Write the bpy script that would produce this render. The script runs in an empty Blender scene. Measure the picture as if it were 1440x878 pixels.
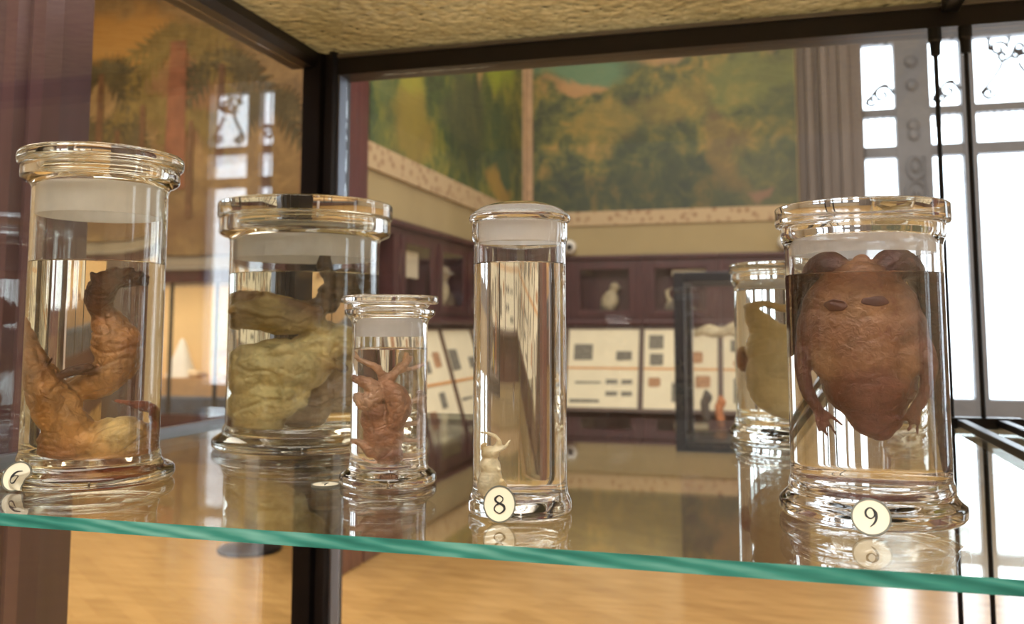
import bpy, bmesh, math, random
from mathutils import Vector, Matrix, noise
random.seed(7)
scene = bpy.context.scene
COL = scene.collection
PI = math.pi
SH = 1.02          # top of the glass shelf above the floor

# ------------------------------------------------------------------ helpers
def link(o, parent=None):
    COL.objects.link(o)
    if parent is not None:
        o.parent = parent
    return o

def tag(o, label=None, cat=None, group=None, kind=None):
    if label: o['label'] = label
    if cat: o['category'] = cat
    if group: o['group'] = group
    if kind: o['kind'] = kind
    return o

def empty(name, loc=(0, 0, 0), rz=0.0):
    o = bpy.data.objects.new(name, None)
    o.empty_display_size = 0.02
    o.location = loc
    o.rotation_euler = (0, 0, rz)
    return link(o)

class MB:
    def __init__(s):
        s.bm = bmesh.new()
    def box(s, x0, x1, y0, y1, z0, z1, bevel=0.0, mat=None):
        m = Matrix.Translation(((x0+x1)/2, (y0+y1)/2, (z0+z1)/2)) @ Matrix.Diagonal((x1-x0, y1-y0, z1-z0, 1))
        if mat is not None: m = mat @ m
        r = bmesh.ops.create_cube(s.bm, size=1, matrix=m)
        if bevel > 0:
            es = list({e for v in r['verts'] for e in v.link_edges})
            bmesh.ops.bevel(s.bm, geom=es, offset=bevel, segments=2, affect='EDGES', profile=0.6)
        return s
    def prism(s, pts, axis, a, b, mat=None):
        """polygon pts (2D) extruded along axis from a to b"""
        def P(u, v, w):
            p = {'x': (w, u, v), 'y': (u, w, v), 'z': (u, v, w)}[axis]
            p = Vector(p)
            return mat @ p if mat is not None else p
        lo = [s.bm.verts.new(P(u, v, a)) for u, v in pts]
        hi = [s.bm.verts.new(P(u, v, b)) for u, v in pts]
        n = len(pts)
        s.bm.faces.new(lo); s.bm.faces.new(hi)
        for i in range(n):
            s.bm.faces.new((lo[i], lo[(i+1) % n], hi[(i+1) % n], hi[i]))
        return s
    def lathe(s, prof, seg=96, cx=0, cy=0, cz=0):
        rings = []
        for r, z in prof:
            if r < 1e-6:
                rings.append([s.bm.verts.new((cx, cy, cz+z))])
            else:
                rings.append([s.bm.verts.new((cx+r*math.cos(2*PI*i/seg), cy+r*math.sin(2*PI*i/seg), cz+z)) for i in range(seg)])
        for a, b in zip(rings, rings[1:]):
            for i in range(seg):
                j = (i+1) % seg
                if len(a) == 1 and len(b) == 1: continue
                if len(a) == 1: s.bm.faces.new((a[0], b[i], b[j]))
                elif len(b) == 1: s.bm.faces.new((a[i], b[0], a[j]))
                else: s.bm.faces.new((a[i], b[i], b[j], a[j]))
        return s
    def closed_lathe(s, prof, seg=96, cx=0, cy=0, cz=0):
        rings = [[s.bm.verts.new((cx+r*math.cos(2*PI*i/seg), cy+r*math.sin(2*PI*i/seg), cz+z)) for i in range(seg)] for r, z in prof]
        n = len(rings)
        for k in range(n):
            a, b = rings[k], rings[(k+1) % n]
            for i in range(seg):
                j = (i+1) % seg
                s.bm.faces.new((a[i], b[i], b[j], a[j]))
        return s
    def tube(s, pts, rad, seg=10, cap=True, flat=1.0):
        pts = [Vector(p) for p in pts]
        n = len(pts)
        if not hasattr(rad, '__len__'): rad = [rad]*n
        rings = []
        up = Vector((0, 1, 0))
        for i, p in enumerate(pts):
            t = (pts[min(i+1, n-1)] - pts[max(i-1, 0)]).normalized()
            u = up - t*up.dot(t)
            if u.length < 1e-3:
                u = Vector((1, 0, 0)) - t*t.x
            u.normalize(); w = t.cross(u)
            rings.append([s.bm.verts.new(p + (u*math.cos(2*PI*k/seg)*flat + w*math.sin(2*PI*k/seg))*rad[i]) for k in range(seg)])
        for a, b in zip(rings, rings[1:]):
            for k in range(seg):
                s.bm.faces.new((a[k], b[k], b[(k+1) % seg], a[(k+1) % seg]))
        if cap:
            s.bm.faces.new(rings[0]); s.bm.faces.new(rings[-1])
        return s
    def ball(s, c, r, seg=20, rot=None):
        if not hasattr(r, '__len__'): r = (r, r, r)
        m = Matrix.Translation(c)
        if rot is not None: m = m @ rot
        m = m @ Matrix.Diagonal((r[0], r[1], r[2], 1))
        bmesh.ops.create_uvsphere(s.bm, u_segments=seg, v_segments=max(8, seg//2), radius=1, matrix=m)
        return s
    def build(s, name, mat, parent=None, smooth=False, loc=None, rot=None):
        bmesh.ops.recalc_face_normals(s.bm, faces=s.bm.faces)
        me = bpy.data.meshes.new(name)
        s.bm.to_mesh(me); s.bm.free()
        me.materials.append(mat)
        if smooth:
            me.polygons.foreach_set('use_smooth', [True]*len(me.polygons))
        o = bpy.data.objects.new(name, me)
        if loc is not None: o.location = loc
        if rot is not None: o.rotation_euler = rot
        return link(o, parent)

def rounded(pts, rads, n=5, closed=False):
    """round the corners of a 2D polyline"""
    out = []
    N = len(pts)
    for i, (p, r) in enumerate(zip(pts, rads)):
        if r <= 0 or (not closed and i in (0, N-1)):
            out.append(p); continue
        a = Vector(pts[i-1]); b = Vector(p); c = Vector(pts[(i+1) % N])
        da = (a-b); dc = (c-b)
        k = min(r, da.length*0.48, dc.length*0.48)
        p0 = b+da.normalized()*k; p2 = b+dc.normalized()*k
        for j in range(n+1):
            t = j/n
            q = p0*(1-t)**2 + b*2*t*(1-t) + p2*t*t
            out.append((q.x, q.y))
    return out

def smooth_path(pts, vals, n=6):
    """Catmull-Rom through 3D points with a value per point"""
    P = [Vector(p) for p in pts]
    o, v = [], []
    for i in range(len(P)-1):
        p0 = P[max(i-1, 0)]; p1 = P[i]; p2 = P[i+1]; p3 = P[min(i+2, len(P)-1)]
        for j in range(n):
            t = j/n
            o.append(0.5*((2*p1)+(p2-p0)*t+(2*p0-5*p1+4*p2-p3)*t*t+(3*p1-p0-3*p2+p3)*t**3))
            v.append(vals[i]*(1-t)+vals[i+1]*t)
    o.append(P[-1]); v.append(vals[-1])
    return o, v

# ------------------------------------------------------------------ materials
def srgb(r, g, b):
    def f(c):
        c /= 255.0
        return c/12.92 if c <= 0.04045 else ((c+0.055)/1.055)**2.4
    return (f(r), f(g), f(b), 1.0)

class NT:
    def __init__(s, name):
        s.m = bpy.data.materials.new(name); s.m.use_nodes = True
        s.t = s.m.node_tree; s.t.nodes.clear()
        s.out = s.n('ShaderNodeOutputMaterial')
    def n(s, typ, **kw):
        nd = s.t.nodes.new(typ)
        for k, v in kw.items():
            if k in nd.inputs.keys(): nd.inputs[k].default_value = v
            else: setattr(nd, k, v)
        return nd
    def l(s, a, b):
        s.t.links.new(a, b)
    def coords(s, scale=(1, 1, 1), kind='Object', rot=(0, 0, 0), loc=(0, 0, 0)):
        tc = s.n('ShaderNodeTexCoord'); mp = s.n('ShaderNodeMapping')
        mp.inputs['Scale'].default_value = scale
        mp.inputs['Rotation'].default_value = rot
        mp.inputs['Location'].default_value = loc
        s.l(tc.outputs[kind], mp.inputs['Vector'])
        return mp.outputs['Vector']
    def ramp(s, stops, fac=None, interp='LINEAR'):
        r = s.n('ShaderNodeValToRGB'); e = r.color_ramp.elements
        r.color_ramp.interpolation = interp
        while len(e) < len(stops): e.new(0.5)
        for el, (p, c) in zip(e, stops):
            el.position = p; el.color = c
        if fac is not None: s.l(fac, r.inputs['Fac'])
        return r.outputs['Color']
    def noise(s, vec, scale=5, detail=4, rough=0.55, dist=0.0):
        nd = s.n('ShaderNodeTexNoise'); nd.inputs['Scale'].default_value = scale
        nd.inputs['Detail'].default_value = detail; nd.inputs['Roughness'].default_value = rough
        nd.inputs['Distortion'].default_value = dist
        s.l(vec, nd.inputs['Vector'])
        return nd.outputs['Fac']
    def mix(s, fac, a, b, mode='MIX'):
        m = s.n('ShaderNodeMixRGB', blend_type=mode)
        for inp, v in ((m.inputs['Fac'], fac), (m.inputs['Color1'], a), (m.inputs['Color2'], b)):
            if hasattr(v, 'is_linked') or isinstance(v, bpy.types.NodeSocket): s.l(v, inp)
            else: inp.default_value = v
        return m.outputs['Color']
    def math(s, op, a, b=None, clamp=False):
        m = s.n('ShaderNodeMath', operation=op, use_clamp=clamp)
        for inp, v in ((m.inputs[0], a), (m.inputs[1], b)):
            if v is None: continue
            if isinstance(v, bpy.types.NodeSocket): s.l(v, inp)
            else: inp.default_value = v
        return m.outputs[0]
    def bump(s, h, strength=0.3, dist=0.002):
        b = s.n('ShaderNodeBump'); b.inputs['Strength'].default_value = strength; b.inputs['Distance'].default_value = dist
        s.l(h, b.inputs['Height'])
        return b.outputs['Normal']
    def principled(s, color, rough=0.5, metal=0.0, normal=None, **kw):
        p = s.n('ShaderNodeBsdfPrincipled')
        if isinstance(color, bpy.types.NodeSocket): s.l(color, p.inputs['Base Color'])
        else: p.inputs['Base Color'].default_value = color
        if isinstance(rough, bpy.types.NodeSocket): s.l(rough, p.inputs['Roughness'])
        else: p.inputs['Roughness'].default_value = rough
        p.inputs['Metallic'].default_value = metal
        for k, v in kw.items(): p.inputs[k].default_value = v
        if normal is not None: s.l(normal, p.inputs['Normal'])
        return p
    def done(s, sh):
        s.l(sh.outputs[0] if not isinstance(sh, bpy.types.NodeSocket) else sh, s.out.inputs['Surface'])
        return s.m

def mat_simple(name, c, rough=0.5, metal=0.0, var=0.15, scale=8, bump=0.0, bscale=60, stretch=(1, 1, 1), **kw):
    t = NT(name); v = t.coords(stretch)
    f = t.noise(v, scale)
    dark = tuple(x*(1-var) for x in c[:3])+(1,); light = tuple(min(1, x*(1+var)) for x in c[:3])+(1,)
    col = t.ramp([(0.3, dark), (0.7, light)], f)
    nm = t.bump(t.noise(v, bscale), bump, 0.003) if bump else None
    return t.done(t.principled(col, rough, metal, nm, **kw))

def schlick(t, f0=0.04):
    g = t.n('ShaderNodeNewGeometry'); d = t.n('ShaderNodeVectorMath', operation='DOT_PRODUCT')
    t.l(g.outputs['Normal'], d.inputs[0]); t.l(g.outputs['Incoming'], d.inputs[1])
    c = t.math('ABSOLUTE', d.outputs['Value'])
    q = t.math('POWER', t.math('SUBTRACT', 1.0, c, True), 5.0)
    return t.math('ADD', t.math('MULTIPLY', q, 1-f0), f0)

def mat_pane(name, tint=(1, 1, 1, 1), f0=0.04, rough=0.0, gain=1.0):
    t = NT(name); f = schlick(t, f0)
    if gain != 1.0: f = t.math('MULTIPLY', f, gain, True)
    tr = t.n('ShaderNodeBsdfTransparent'); tr.inputs['Color'].default_value = tint
    gl = t.n('ShaderNodeBsdfGlossy'); gl.inputs['Roughness'].default_value = rough; gl.inputs['Color'].default_value = (1, 1, 1, 1)
    mx = t.n('ShaderNodeMixShader'); t.l(f, mx.inputs['Fac']); t.l(tr.outputs[0], mx.inputs[1]); t.l(gl.outputs[0], mx.inputs[2])
    return t.done(mx)

def mat_glass(name, color=(1, 1, 1, 1), ior=1.47, rough=0.0):
    t = NT(name); g = t.n('ShaderNodeBsdfGlass')
    g.inputs['Color'].default_value = color; g.inputs['IOR'].default_value = ior; g.inputs['Roughness'].default_value = rough
    return t.done(g)

def mat_frost(name, color=(0.9, 0.9, 0.88, 1), opacity=0.6):
    t = NT(name)
    v = t.coords((1, 1, 1)); f = t.noise(v, 60)
    df = t.n('ShaderNodeBsdfDiffuse'); df.inputs['Color'].default_value = color
    tl = t.n('ShaderNodeBsdfTranslucent'); tl.inputs['Color'].default_value = color
    tr = t.n('ShaderNodeBsdfTransparent')
    a = t.n('ShaderNodeMixShader'); a.inputs['Fac'].default_value = 0.5
    t.l(df.outputs[0], a.inputs[1]); t.l(tl.outputs[0], a.inputs[2])
    b = t.n('ShaderNodeMixShader')
    fac = t.math('ADD', t.math('MULTIPLY', t.math('SUBTRACT', f, 0.5), 0.2), opacity, True)
    t.l(fac, b.inputs['Fac']); t.l(tr.outputs[0], b.inputs[1]); t.l(a.outputs[0], b.inputs[2])
    return t.done(b)

def mat_flesh(name, rough=0.45, nscale=35, var=0.45, bump=0.5, bscale=90, spots=None, spec=0.4):
    """colour comes from the mesh's own painted skin tones, mottled"""
    t = NT(name)
    at = t.n('ShaderNodeAttribute', attribute_name='Col')
    v = t.coords((1, 1, 1))
    f = t.noise(v, nscale, 6, 0.65, 0.6)
    m = t.ramp([(0.3, (1-var,)*3+(1,)), (0.68, (1+var*0.55,)*3+(1,))], f)
    col = t.mix(1.0, at.outputs['Color'], m, 'MULTIPLY')
    if spots is not None:
        f2 = t.noise(v, nscale*2.3, 3)
        col = t.mix(t.ramp([(0.58, (0, 0, 0, 1)), (0.7, (0.6, 0.6, 0.6, 1))], f2), col, spots)
    h = t.noise(v, bscale, 6, 0.6, 0.8)
    p = t.principled(col, rough, 0, t.bump(h, bump, 0.004))
    p.inputs['Specular IOR Level'].default_value = spec
    return t.done(p)

M = {}
M['frame'] = mat_simple('dark_bronze_frame', srgb(27, 24, 28), 0.35, 0.3, 0.15, 20)
M['steel'] = mat_simple('polished_steel', srgb(205, 210, 218), 0.22, 1.0, 0.05, 20)
M['grey_metal'] = mat_simple('grey_metal', srgb(120, 118, 120), 0.35, 0.8, 0.08, 20)
M['black_metal'] = mat_simple('black_metal', srgb(28, 30, 36), 0.35, 0.4, 0.1, 30)
M['mahogany'] = mat_simple('mahogany', srgb(84, 42, 42), 0.35, 0, 0.25, 6, stretch=(4, 4, 0.6))
M['plum_wood'] = mat_simple('plum_wood', srgb(70, 36, 38), 0.38, 0, 0.22, 5, stretch=(3, 3, 1))
M['dark_inside'] = mat_simple('cabinet_interior', srgb(58, 44, 44), 0.7, 0, 0.2, 4)
M['pane'] = mat_pane('clear_pane')
M['side_pane'] = mat_pane('case_side_pane', f0=0.05)
M['cream_wall'] = mat_simple('cream_plaster', srgb(162, 144, 104), 0.8, 0, 0.06, 3)
M['tan_wall'] = mat_simple('tan_plaster', srgb(176, 160, 134), 0.8, 0, 0.08, 2)
M['tan_trim'] = mat_simple('tan_painted_trim', srgb(172, 140, 106), 0.6, 0, 0.18, 14)
M['ceiling_paint'] = mat_simple('ceiling_paint', srgb(215, 200, 170), 0.9, 0, 0.05, 2)
M['grey_stone'] = mat_simple('grey_brown_pilaster', srgb(112, 102, 96), 0.6, 0, 0.12, 5, stretch=(4, 4, 0.5))
M['window_frame'] = mat_simple('grey_window_frame', srgb(120, 122, 128), 0.5, 0.1, 0.08, 8)
M['iron'] = mat_simple('wrought_iron', srgb(70, 72, 80), 0.5, 0.4, 0.1, 20)
M['frost'] = mat_frost('ground_glass', (0.98, 0.98, 0.97, 1), 0.86)
M['frost_thin'] = mat_frost('ground_glass_faint', (0.98, 0.98, 0.98, 1), 0.62)
M['jar'] = mat_glass('jar_glass', (1, 1, 1, 1), 1.47)
M['jar_green'] = mat_glass('greenish_jar_glass', (0.988, 0.996, 0.986, 1), 1.47)
M['jar_yellow'] = mat_glass('yellowish_jar_glass', (0.992, 0.990, 0.965, 1), 1.47)
M['liquid'] = mat_glass('clear_spirit', (1, 1, .998, 1), 1.34)
M['liquid_warm'] = mat_glass('yellowed_spirit', (0.997, 0.992, 0.975, 1), 1.34)
M['liquid_brown'] = mat_glass('browned_spirit', (0.995, 0.982, 0.97, 1), 1.34)
M['card'] = mat_simple('ivory_card', srgb(212, 203, 180), 0.5, 0, 0.05, 40)
M['ink'] = mat_simple('black_ink', srgb(22, 20, 20), 0.6, 0, 0.05, 40)
M['grey_rim'] = mat_simple('grey_rim', srgb(95, 95, 85), 0.45, 0.2, 0.1, 40)
M['paper'] = mat_simple('cream_board_paper', srgb(226, 216, 186), 0.8, 0, 0.05, 6)
M['print_grey'] = mat_simple('grey_print', srgb(120, 116, 104), 0.8, 0, 0.5, 60)
M['print_brown'] = mat_simple('brown_print', srgb(170, 130, 96), 0.8, 0, 0.35, 40)
M['orange_strip'] = mat_simple('orange_strip', srgb(206, 150, 92), 0.7, 0, 0.1, 10)
M['pale_specimen'] = mat_simple('pale_specimen', srgb(178, 160, 130), 0.7, 0, 0.35, 20, 0.3)
M['white_plastic'] = mat_simple('white_plastic', srgb(225, 222, 214), 0.4, 0, 0.03, 10)
M['black_plastic'] = mat_simple('black_plastic', srgb(20, 20, 22), 0.3, 0, 0.05, 10)

def mat_shelf_edge():
    t = NT('teal_glass_edge'); v = t.coords((1, 1, 1))
    big = t.noise(t.coords((5, 1, 30)), 1.3, 3)
    w = t.n('ShaderNodeTexWave', wave_type='BANDS', bands_direction='DIAGONAL')
    w.inputs['Scale'].default_value = 9; w.inputs['Distortion'].default_value = 4; w.inputs['Detail'].default_value = 3
    t.l(t.coords((1, 1, 6)), w.inputs['Vector'])
    f = t.mix(0.2, big, w.outputs['Fac'])  # pale and dark streaks painted in for light caught inside the glass edge
    col = t.ramp([(0.25, srgb(34, 112, 104)), (0.5, srgb(70, 162, 152)), (0.8, srgb(148, 222, 214))], f)
    p = t.principled(col, 0.12, 0, None)
    tr = t.n('ShaderNodeBsdfTranslucent'); t.l(col, tr.inputs['Color'])
    mx = t.n('ShaderNodeMixShader'); mx.inputs['Fac'].default_value = 0.5
    t.l(p.outputs[0], mx.inputs[1]); t.l(tr.outputs[0], mx.inputs[2])
    return t.done(mx)
M['shelf_edge'] = mat_shelf_edge()
M['shelf_face'] = mat_pane('shelf_glass_face', (0.94, 0.975, 0.955, 1), 0.045)

def mat_hammered():
    t = NT('hammered_cream_glass'); v = t.coords((1, 1, 1))
    vo = t.n('ShaderNodeTexVoronoi', feature='SMOOTH_F1'); vo.inputs['Scale'].default_value = 40
    vm = t.n('ShaderNodeVectorMath', operation='ADD'); nz = t.n('ShaderNodeTexNoise'); nz.inputs['Scale'].default_value = 30
    t.l(v, nz.inputs['Vector']); sc = t.n('ShaderNodeVectorMath', operation='SCALE'); sc.inputs['Scale'].default_value = 0.03
    t.l(nz.outputs['Color'], sc.inputs[0]); t.l(v, vm.inputs[0]); t.l(sc.outputs[0], vm.inputs[1])
    t.l(vm.outputs[0], vo.inputs['Vector'])
    nm = t.bump(vo.outputs['Distance'], 0.7, 0.009)
    f = t.noise(v, 4)
    col = t.ramp([(0.3, srgb(194, 182, 148)), (0.7, srgb(218, 208, 178))], f)
    ve = t.n('ShaderNodeTexVoronoi', feature='DISTANCE_TO_EDGE'); ve.inputs['Scale'].default_value = 40; t.l(vm.outputs[0], ve.inputs['Vector'])
    col = t.mix(1.0, col, t.ramp([(0.0, (.82, .80, .75, 1)), (0.16, (1, 1, 1, 1))], ve.outputs['Distance']), 'MULTIPLY')
    df = t.principled(col, 0.2, 0, nm)
    tl = t.n('ShaderNodeBsdfTranslucent'); t.l(col, tl.inputs['Color']); t.l(nm, tl.inputs['Normal'])
    mx = t.n('ShaderNodeMixShader'); mx.inputs['Fac'].default_value = 0.55
    t.l(df.outputs[0], mx.inputs[1]); t.l(tl.outputs[0], mx.inputs[2])
    fr = t.n('ShaderNodeFresnel'); fr.inputs['IOR'].default_value = 1.45; t.l(nm, fr.inputs['Normal'])
    gl = t.n('ShaderNodeBsdfGlossy'); gl.inputs['Roughness'].default_value = 0.06; t.l(nm, gl.inputs['Normal'])
    m2 = t.n('ShaderNodeMixShader'); t.l(fr.outputs[0], m2.inputs['Fac']); t.l(mx.outputs[0], m2.inputs[1]); t.l(gl.outputs[0], m2.inputs[2])
    return t.done(m2)
M['hammered'] = mat_hammered()

def mat_parquet():
    t = NT('parquet'); v = t.coords((1, 1, 1), 'Object', (0, 0, math.radians(38)))
    b = t.n('ShaderNodeTexBrick'); b.offset = 0.5
    b.inputs['Scale'].default_value = 1.0; b.inputs['Brick Width'].default_value = 0.5; b.inputs['Row Height'].default_value = 0.09
    b.inputs['Mortar Size'].default_value = 0.002; b.inputs['Mortar Smooth'].default_value = 0.6
    b.inputs['Color1'].default_value = srgb(186, 146, 88); b.inputs['Color2'].default_value = srgb(160, 122, 70)
    b.inputs['Mortar'].default_value = srgb(150, 100, 52)
    t.l(v, b.inputs['Vector'])
    f = t.noise(t.coords((1, 7, 1), 'Object', (0, 0, math.radians(38))), 3, 5)
    col = t.mix(0.5, b.outputs['Color'], t.ramp([(0.3, srgb(140, 106, 60)), (0.7, srgb(196, 156, 98))], f))
    return t.done(t.principled(col, 0.20, 0, None))
M['parquet'] = mat_parquet()

def mat_foliage_mural(name, stops, patches, scale=1.6, dist=1.2, stretch=(1, 1, 1)):
    """painted woodland: mottled foliage plus painted patches given as (centre, radii, colour)"""
    t = NT(name); v = t.coords(stretch)
    f = t.mix(0.5, t.noise(v, scale, 8, 0.68, dist), t.noise(v, scale*3.7, 6, 0.7, 0.8))
    col = t.ramp(stops, f)
    g = t.n('ShaderNodeNewGeometry')
    wob = t.n('ShaderNodeTexNoise'); wob.inputs['Scale'].default_value = 2.6; wob.inputs['Detail'].default_value = 6
    t.l(g.outputs['Position'], wob.inputs['Vector'])
    w0 = t.n('ShaderNodeVectorMath', operation='SUBTRACT'); w0.inputs[1].default_value = (0.5, 0.5, 0.5); t.l(wob.outputs['Color'], w0.inputs[0])
    w1 = t.n('ShaderNodeVectorMath', operation='SCALE'); w1.inputs['Scale'].default_value = 0.7; t.l(w0.outputs[0], w1.inputs[0])
    pos = t.n('ShaderNodeVectorMath', operation='ADD'); t.l(g.outputs['Position'], pos.inputs[0]); t.l(w1.outputs[0], pos.inputs[1])
    for c, r, cc, amt in patches:
        d = t.n('ShaderNodeVectorMath', operation='SUBTRACT'); d.inputs[1].default_value = c; t.l(pos.outputs[0], d.inputs[0])
        e = t.n('ShaderNodeVectorMath', operation='DIVIDE'); e.inputs[1].default_value = r; t.l(d.outputs[0], e.inputs[0])
        ln = t.n('ShaderNodeVectorMath', operation='LENGTH'); t.l(e.outputs[0], ln.inputs[0])
        k = t.ramp([(0.55, (amt,)*3+(1,)), (1.0, (0, 0, 0, 1))], ln.outputs['Value'])
        col = t.mix(k, col, cc)
    return t.done(t.principled(col, 0.55, 0, None))

# ------------------------------------------------------------------ the room
def struct(name, mb, mat, parent=None, **kw):
    o = mb.build(name, mat, parent, **kw)
    if parent is None: o['kind'] = 'structure'
    return o

RX0, RX1, RY0, RY1, RH = -8.0, 5.0, -4.5, 8.1, 4.9
struct('floor', MB().box(RX0-.2, RX1+.2, RY0-.2, RY1+.2, -0.1, 0.0), M['parquet'])
struct('ceiling', MB().box(RX0-.2, RX1+.2, RY0-.2, RY1+.2, RH, RH+0.1), M['ceiling_paint'])
struct('wall_far_left', MB().box(RX0-.2, RX0, RY0, RY1, 0, RH), M['tan_wall'])
W_ADDED = ((1.3, 1.75), (4.6, 5.8))  # unseen windows added on the right wall for slim highlights on the jars
wr = MB(); ys = [RY0]+[q for w in W_ADDED for q in w]+[RY1]
for a, b in zip(ys[0::2], ys[1::2]): wr.box(RX1, RX1+.2, a, b, 0, RH)
for a, b in W_ADDED: wr.box(RX1, RX1+.2, a, b, 0, .5).box(RX1, RX1+.2, a, b, 3.62, RH)
struct('wall_right', wr, M['tan_wall'])
struct('wall_front', MB().box(RX0, RX1, RY0-.2, RY0, 0, RH), mat_simple('dim_wall_paint', srgb(104, 94, 84), .8, 0, .08, 2))
# back wall with two tall window openings
W1 = (0.80, 2.28); W2 = (2.50, 3.50); WZ0, WZ1 = 0.48, 3.62
wb = MB()
wb.box(RX0, W1[0], RY1, RY1+.25, 0, RH).box(W1[1], W2[0], RY1, RY1+.25, 0, RH).box(W2[1], RX1, RY1, RY1+.25, 0, RH)
for w in (W1, W2):
    wb.box(w[0], w[1], RY1, RY1+.25, 0, WZ0); wb.box(w[0], w[1], RY1, RY1+.25, WZ1, RH)
struct('wall_back', wb, M['tan_wall'])
# the upper wall above the cabinets stands proud, flush with the cabinet fronts
XL, YB, CT = -2.04, 7.80, 1.81
struct('wall_back_upper', MB().box(XL, 0.28, YB, RY1, CT, RH), M['cream_wall'])
struct('wall_left', MB().box(XL-.24, XL-.19, 4.30, RY1, 0, RH).box(XL-.19, XL, 4.44, RY1, CT, RH), M['cream_wall'])
# painted ornament band between frieze and mural
def ornament():
    t = NT('ornament_band'); v = t.coords((1, 1, 1))
    w = t.n('ShaderNodeTexVoronoi'); w.inputs['Scale'].default_value = 16; t.l(v, w.inputs['Vector'])
    col = t.ramp([(0.15, srgb(146, 112, 80)), (0.45, srgb(184, 160, 124))], w.outputs['Distance'])
    return t.done(t.principled(col, 0.7, 0, None))
M['ornament'] = ornament()
MBZ = 2.19
struct('trim_1', MB().box(XL, XL+.02, 4.44, YB-.02, 2.05, MBZ), M['ornament'])
struct('trim_2', MB().box(XL+.02, 0.28, YB-.02, YB, 2.07, MBZ), M['ornament'])
# mahogany end post of the left partition, floor to ceiling
struct('trim_3', MB().box(XL-.24, XL+.03, 4.20, 4.30, 0, RH, 0.01).box(XL-.19, XL+.03, 4.30, 4.44, 0, RH, 0.01), M['mahogany'])
# fluted grey-brown pilasters between mural and window
pl = MB()
for x0, x1, d in ((0.28, 0.36, .16), (0.36, 0.42, .22), (0.42, 0.47, .16), (0.47, 0.53, .27), (0.53, 0.62, .2), (0.62, 0.70, .24), (0.70, 0.80, .18)):
    pl.box(x0, x1, RY1-d, RY1, 0, RH, 0.012)
pl.box(W1[1], W2[0], RY1-.12, RY1, 0, RH, 0.02)
struct('trim_4', pl, M['grey_stone'])
# pillar of dark moulded wood just outside the left of the case
prof = [(-1.44, 1.33), (-1.40, 1.29), (-1.372, 1.29), (-1.366, 1.312), (-1.30, 1.322), (-1.292, 1.30), (-1.262, 1.295), (-1.254, 1.315), (-1.238, 1.306), (-1.212, 1.306), (-1.20, 1.335), (-1.20, 1.41), (-1.44, 1.41)]
struct('trim_5', MB().prism(prof, 'z', 0, 3.0), mat_simple('purple_brown_wood', srgb(78, 54, 58), 0.4, 0, 0.2, 5, stretch=(3, 3, .5)))

# windows ---------------------------------------------------------------
def spiral(cx, cz, r, turns, dirn, start=0.0, n=36):
    return [(cx+(r*(1-0.85*i/n))*math.cos(start+dirn*2*PI*turns*i/n), 0, cz+(r*(1-0.85*i/n))*math.sin(start+dirn*2*PI*turns*i/n)) for i in range(n+1)]

def window(idx, x0, x1, posts):
    y0, y1 = RY1+.02, RY1+.12
    f = MB()
    f.box(x0, x0+.03, y0, y1, WZ0, WZ1).box(x1-.05, x1, y0, y1, WZ0, WZ1)
    f.box(x0, x1, y0-.03, y1, WZ0, WZ0+.15).box(x0, x1, y0, y1, WZ1-.05, WZ1)
    f.box(x0, x1, y0, y1, 2.945, 3.02, .006).box(x0, x1, y0, y1, 2.60, 2.70, .006)
    for a, b in posts:
        f.box(a, b, y0-.01, y1, WZ0, WZ1, .008)
    win = struct('window_%d' % idx, f, M['window_frame'])
    MB().box(x0, x1, RY1+.06, RY1+.066, WZ0, WZ1).build('window_pane', M['pane'], win)
    # wrought iron scrolls in the upper lights
    edges = [x0+.03]+[q for p in posts for q in p]+[x1-.05]
    for a, b in zip(edges[0::2], edges[1::2]):
        g = MB(); c = (a+b)/2; w = (b-a)
        y = RY1+.03
        def add(p): g.tube([(q[0], y, q[2]) for q in p], 0.015, 6)
        if w < .4:
            add([(a+.02+i*(w-.06)/20, 0, 3.06+.16*math.sin(i/20*PI*.6)) for i in range(21)])
            add(spiral(b-.09, 3.14, .08, 1.3, 1)); add(spiral(a+.06, 3.09, .05, 1.2, -1))
            add(spiral(c, 3.62, .07, 1.3, 1)); add([(c+.07, 0, 3.62), (c+.07, 0, WZ1-.06)])
        else:
            for s in (-1, 1):
                add([(c+s*(.06+i*(w/2-.1)/20), 0, 3.34-.24*(i/20)**.8) for i in range(21)])
                add(spiral(c+s*(w/2-.10), 3.10, .055, 1.3, s))
                add([(c+s*w*.28, 0, 3.45), (c+s*w*.28, 0, WZ1-.06)])
                add(spiral(c+s*(w*.28-.07), 3.46, .07, 1.2, -s))
                add(spiral(c+s*.05, 3.40, .05, 1.2, s))
            add([(c, 0, 3.5), (c, 0, WZ1-.06)])
        # fence-like railing band in the middle lights
        n = max(4, int(w/.05))
        for i in range(n):
            xx = a+(i+.5)*w/n
            g.tube([(xx, y, 2.84), (xx, y, 2.945)], 0.005, 5)
        g.build('iron_scrollwork', M['iron'], win, smooth=True)
    return win
w1 = window(1, W1[0], W1[1], [(1.075, 1.35), (1.58, 1.69)])
window(2, W2[0], W2[1], [(2.87, 3.00)])
for k, (a, b) in enumerate(W_ADDED):
    f = MB(); x0, x1 = RX1+.04, RX1+.12
    f.box(x0, x1, a, a+.06, .5, 3.62).box(x0, x1, b-.06, b, .5, 3.62).box(x0, x1, (a+b)/2-.03, (a+b)/2+.03, .5, 3.62)
    for z0, z1 in ((.5, .64), (2.60, 2.70), (2.94, 3.02), (3.56, 3.62)): f.box(x0, x1, a, b, z0, z1)
    w = struct('window_%d' % (k+3), f, M['window_frame'])  # added out of view, for daylight streaks in the jar glass
    MB().box(RX1+.06, RX1+.066, a, b, .5, 3.62).build('window_pane', M['pane'], w)
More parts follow.
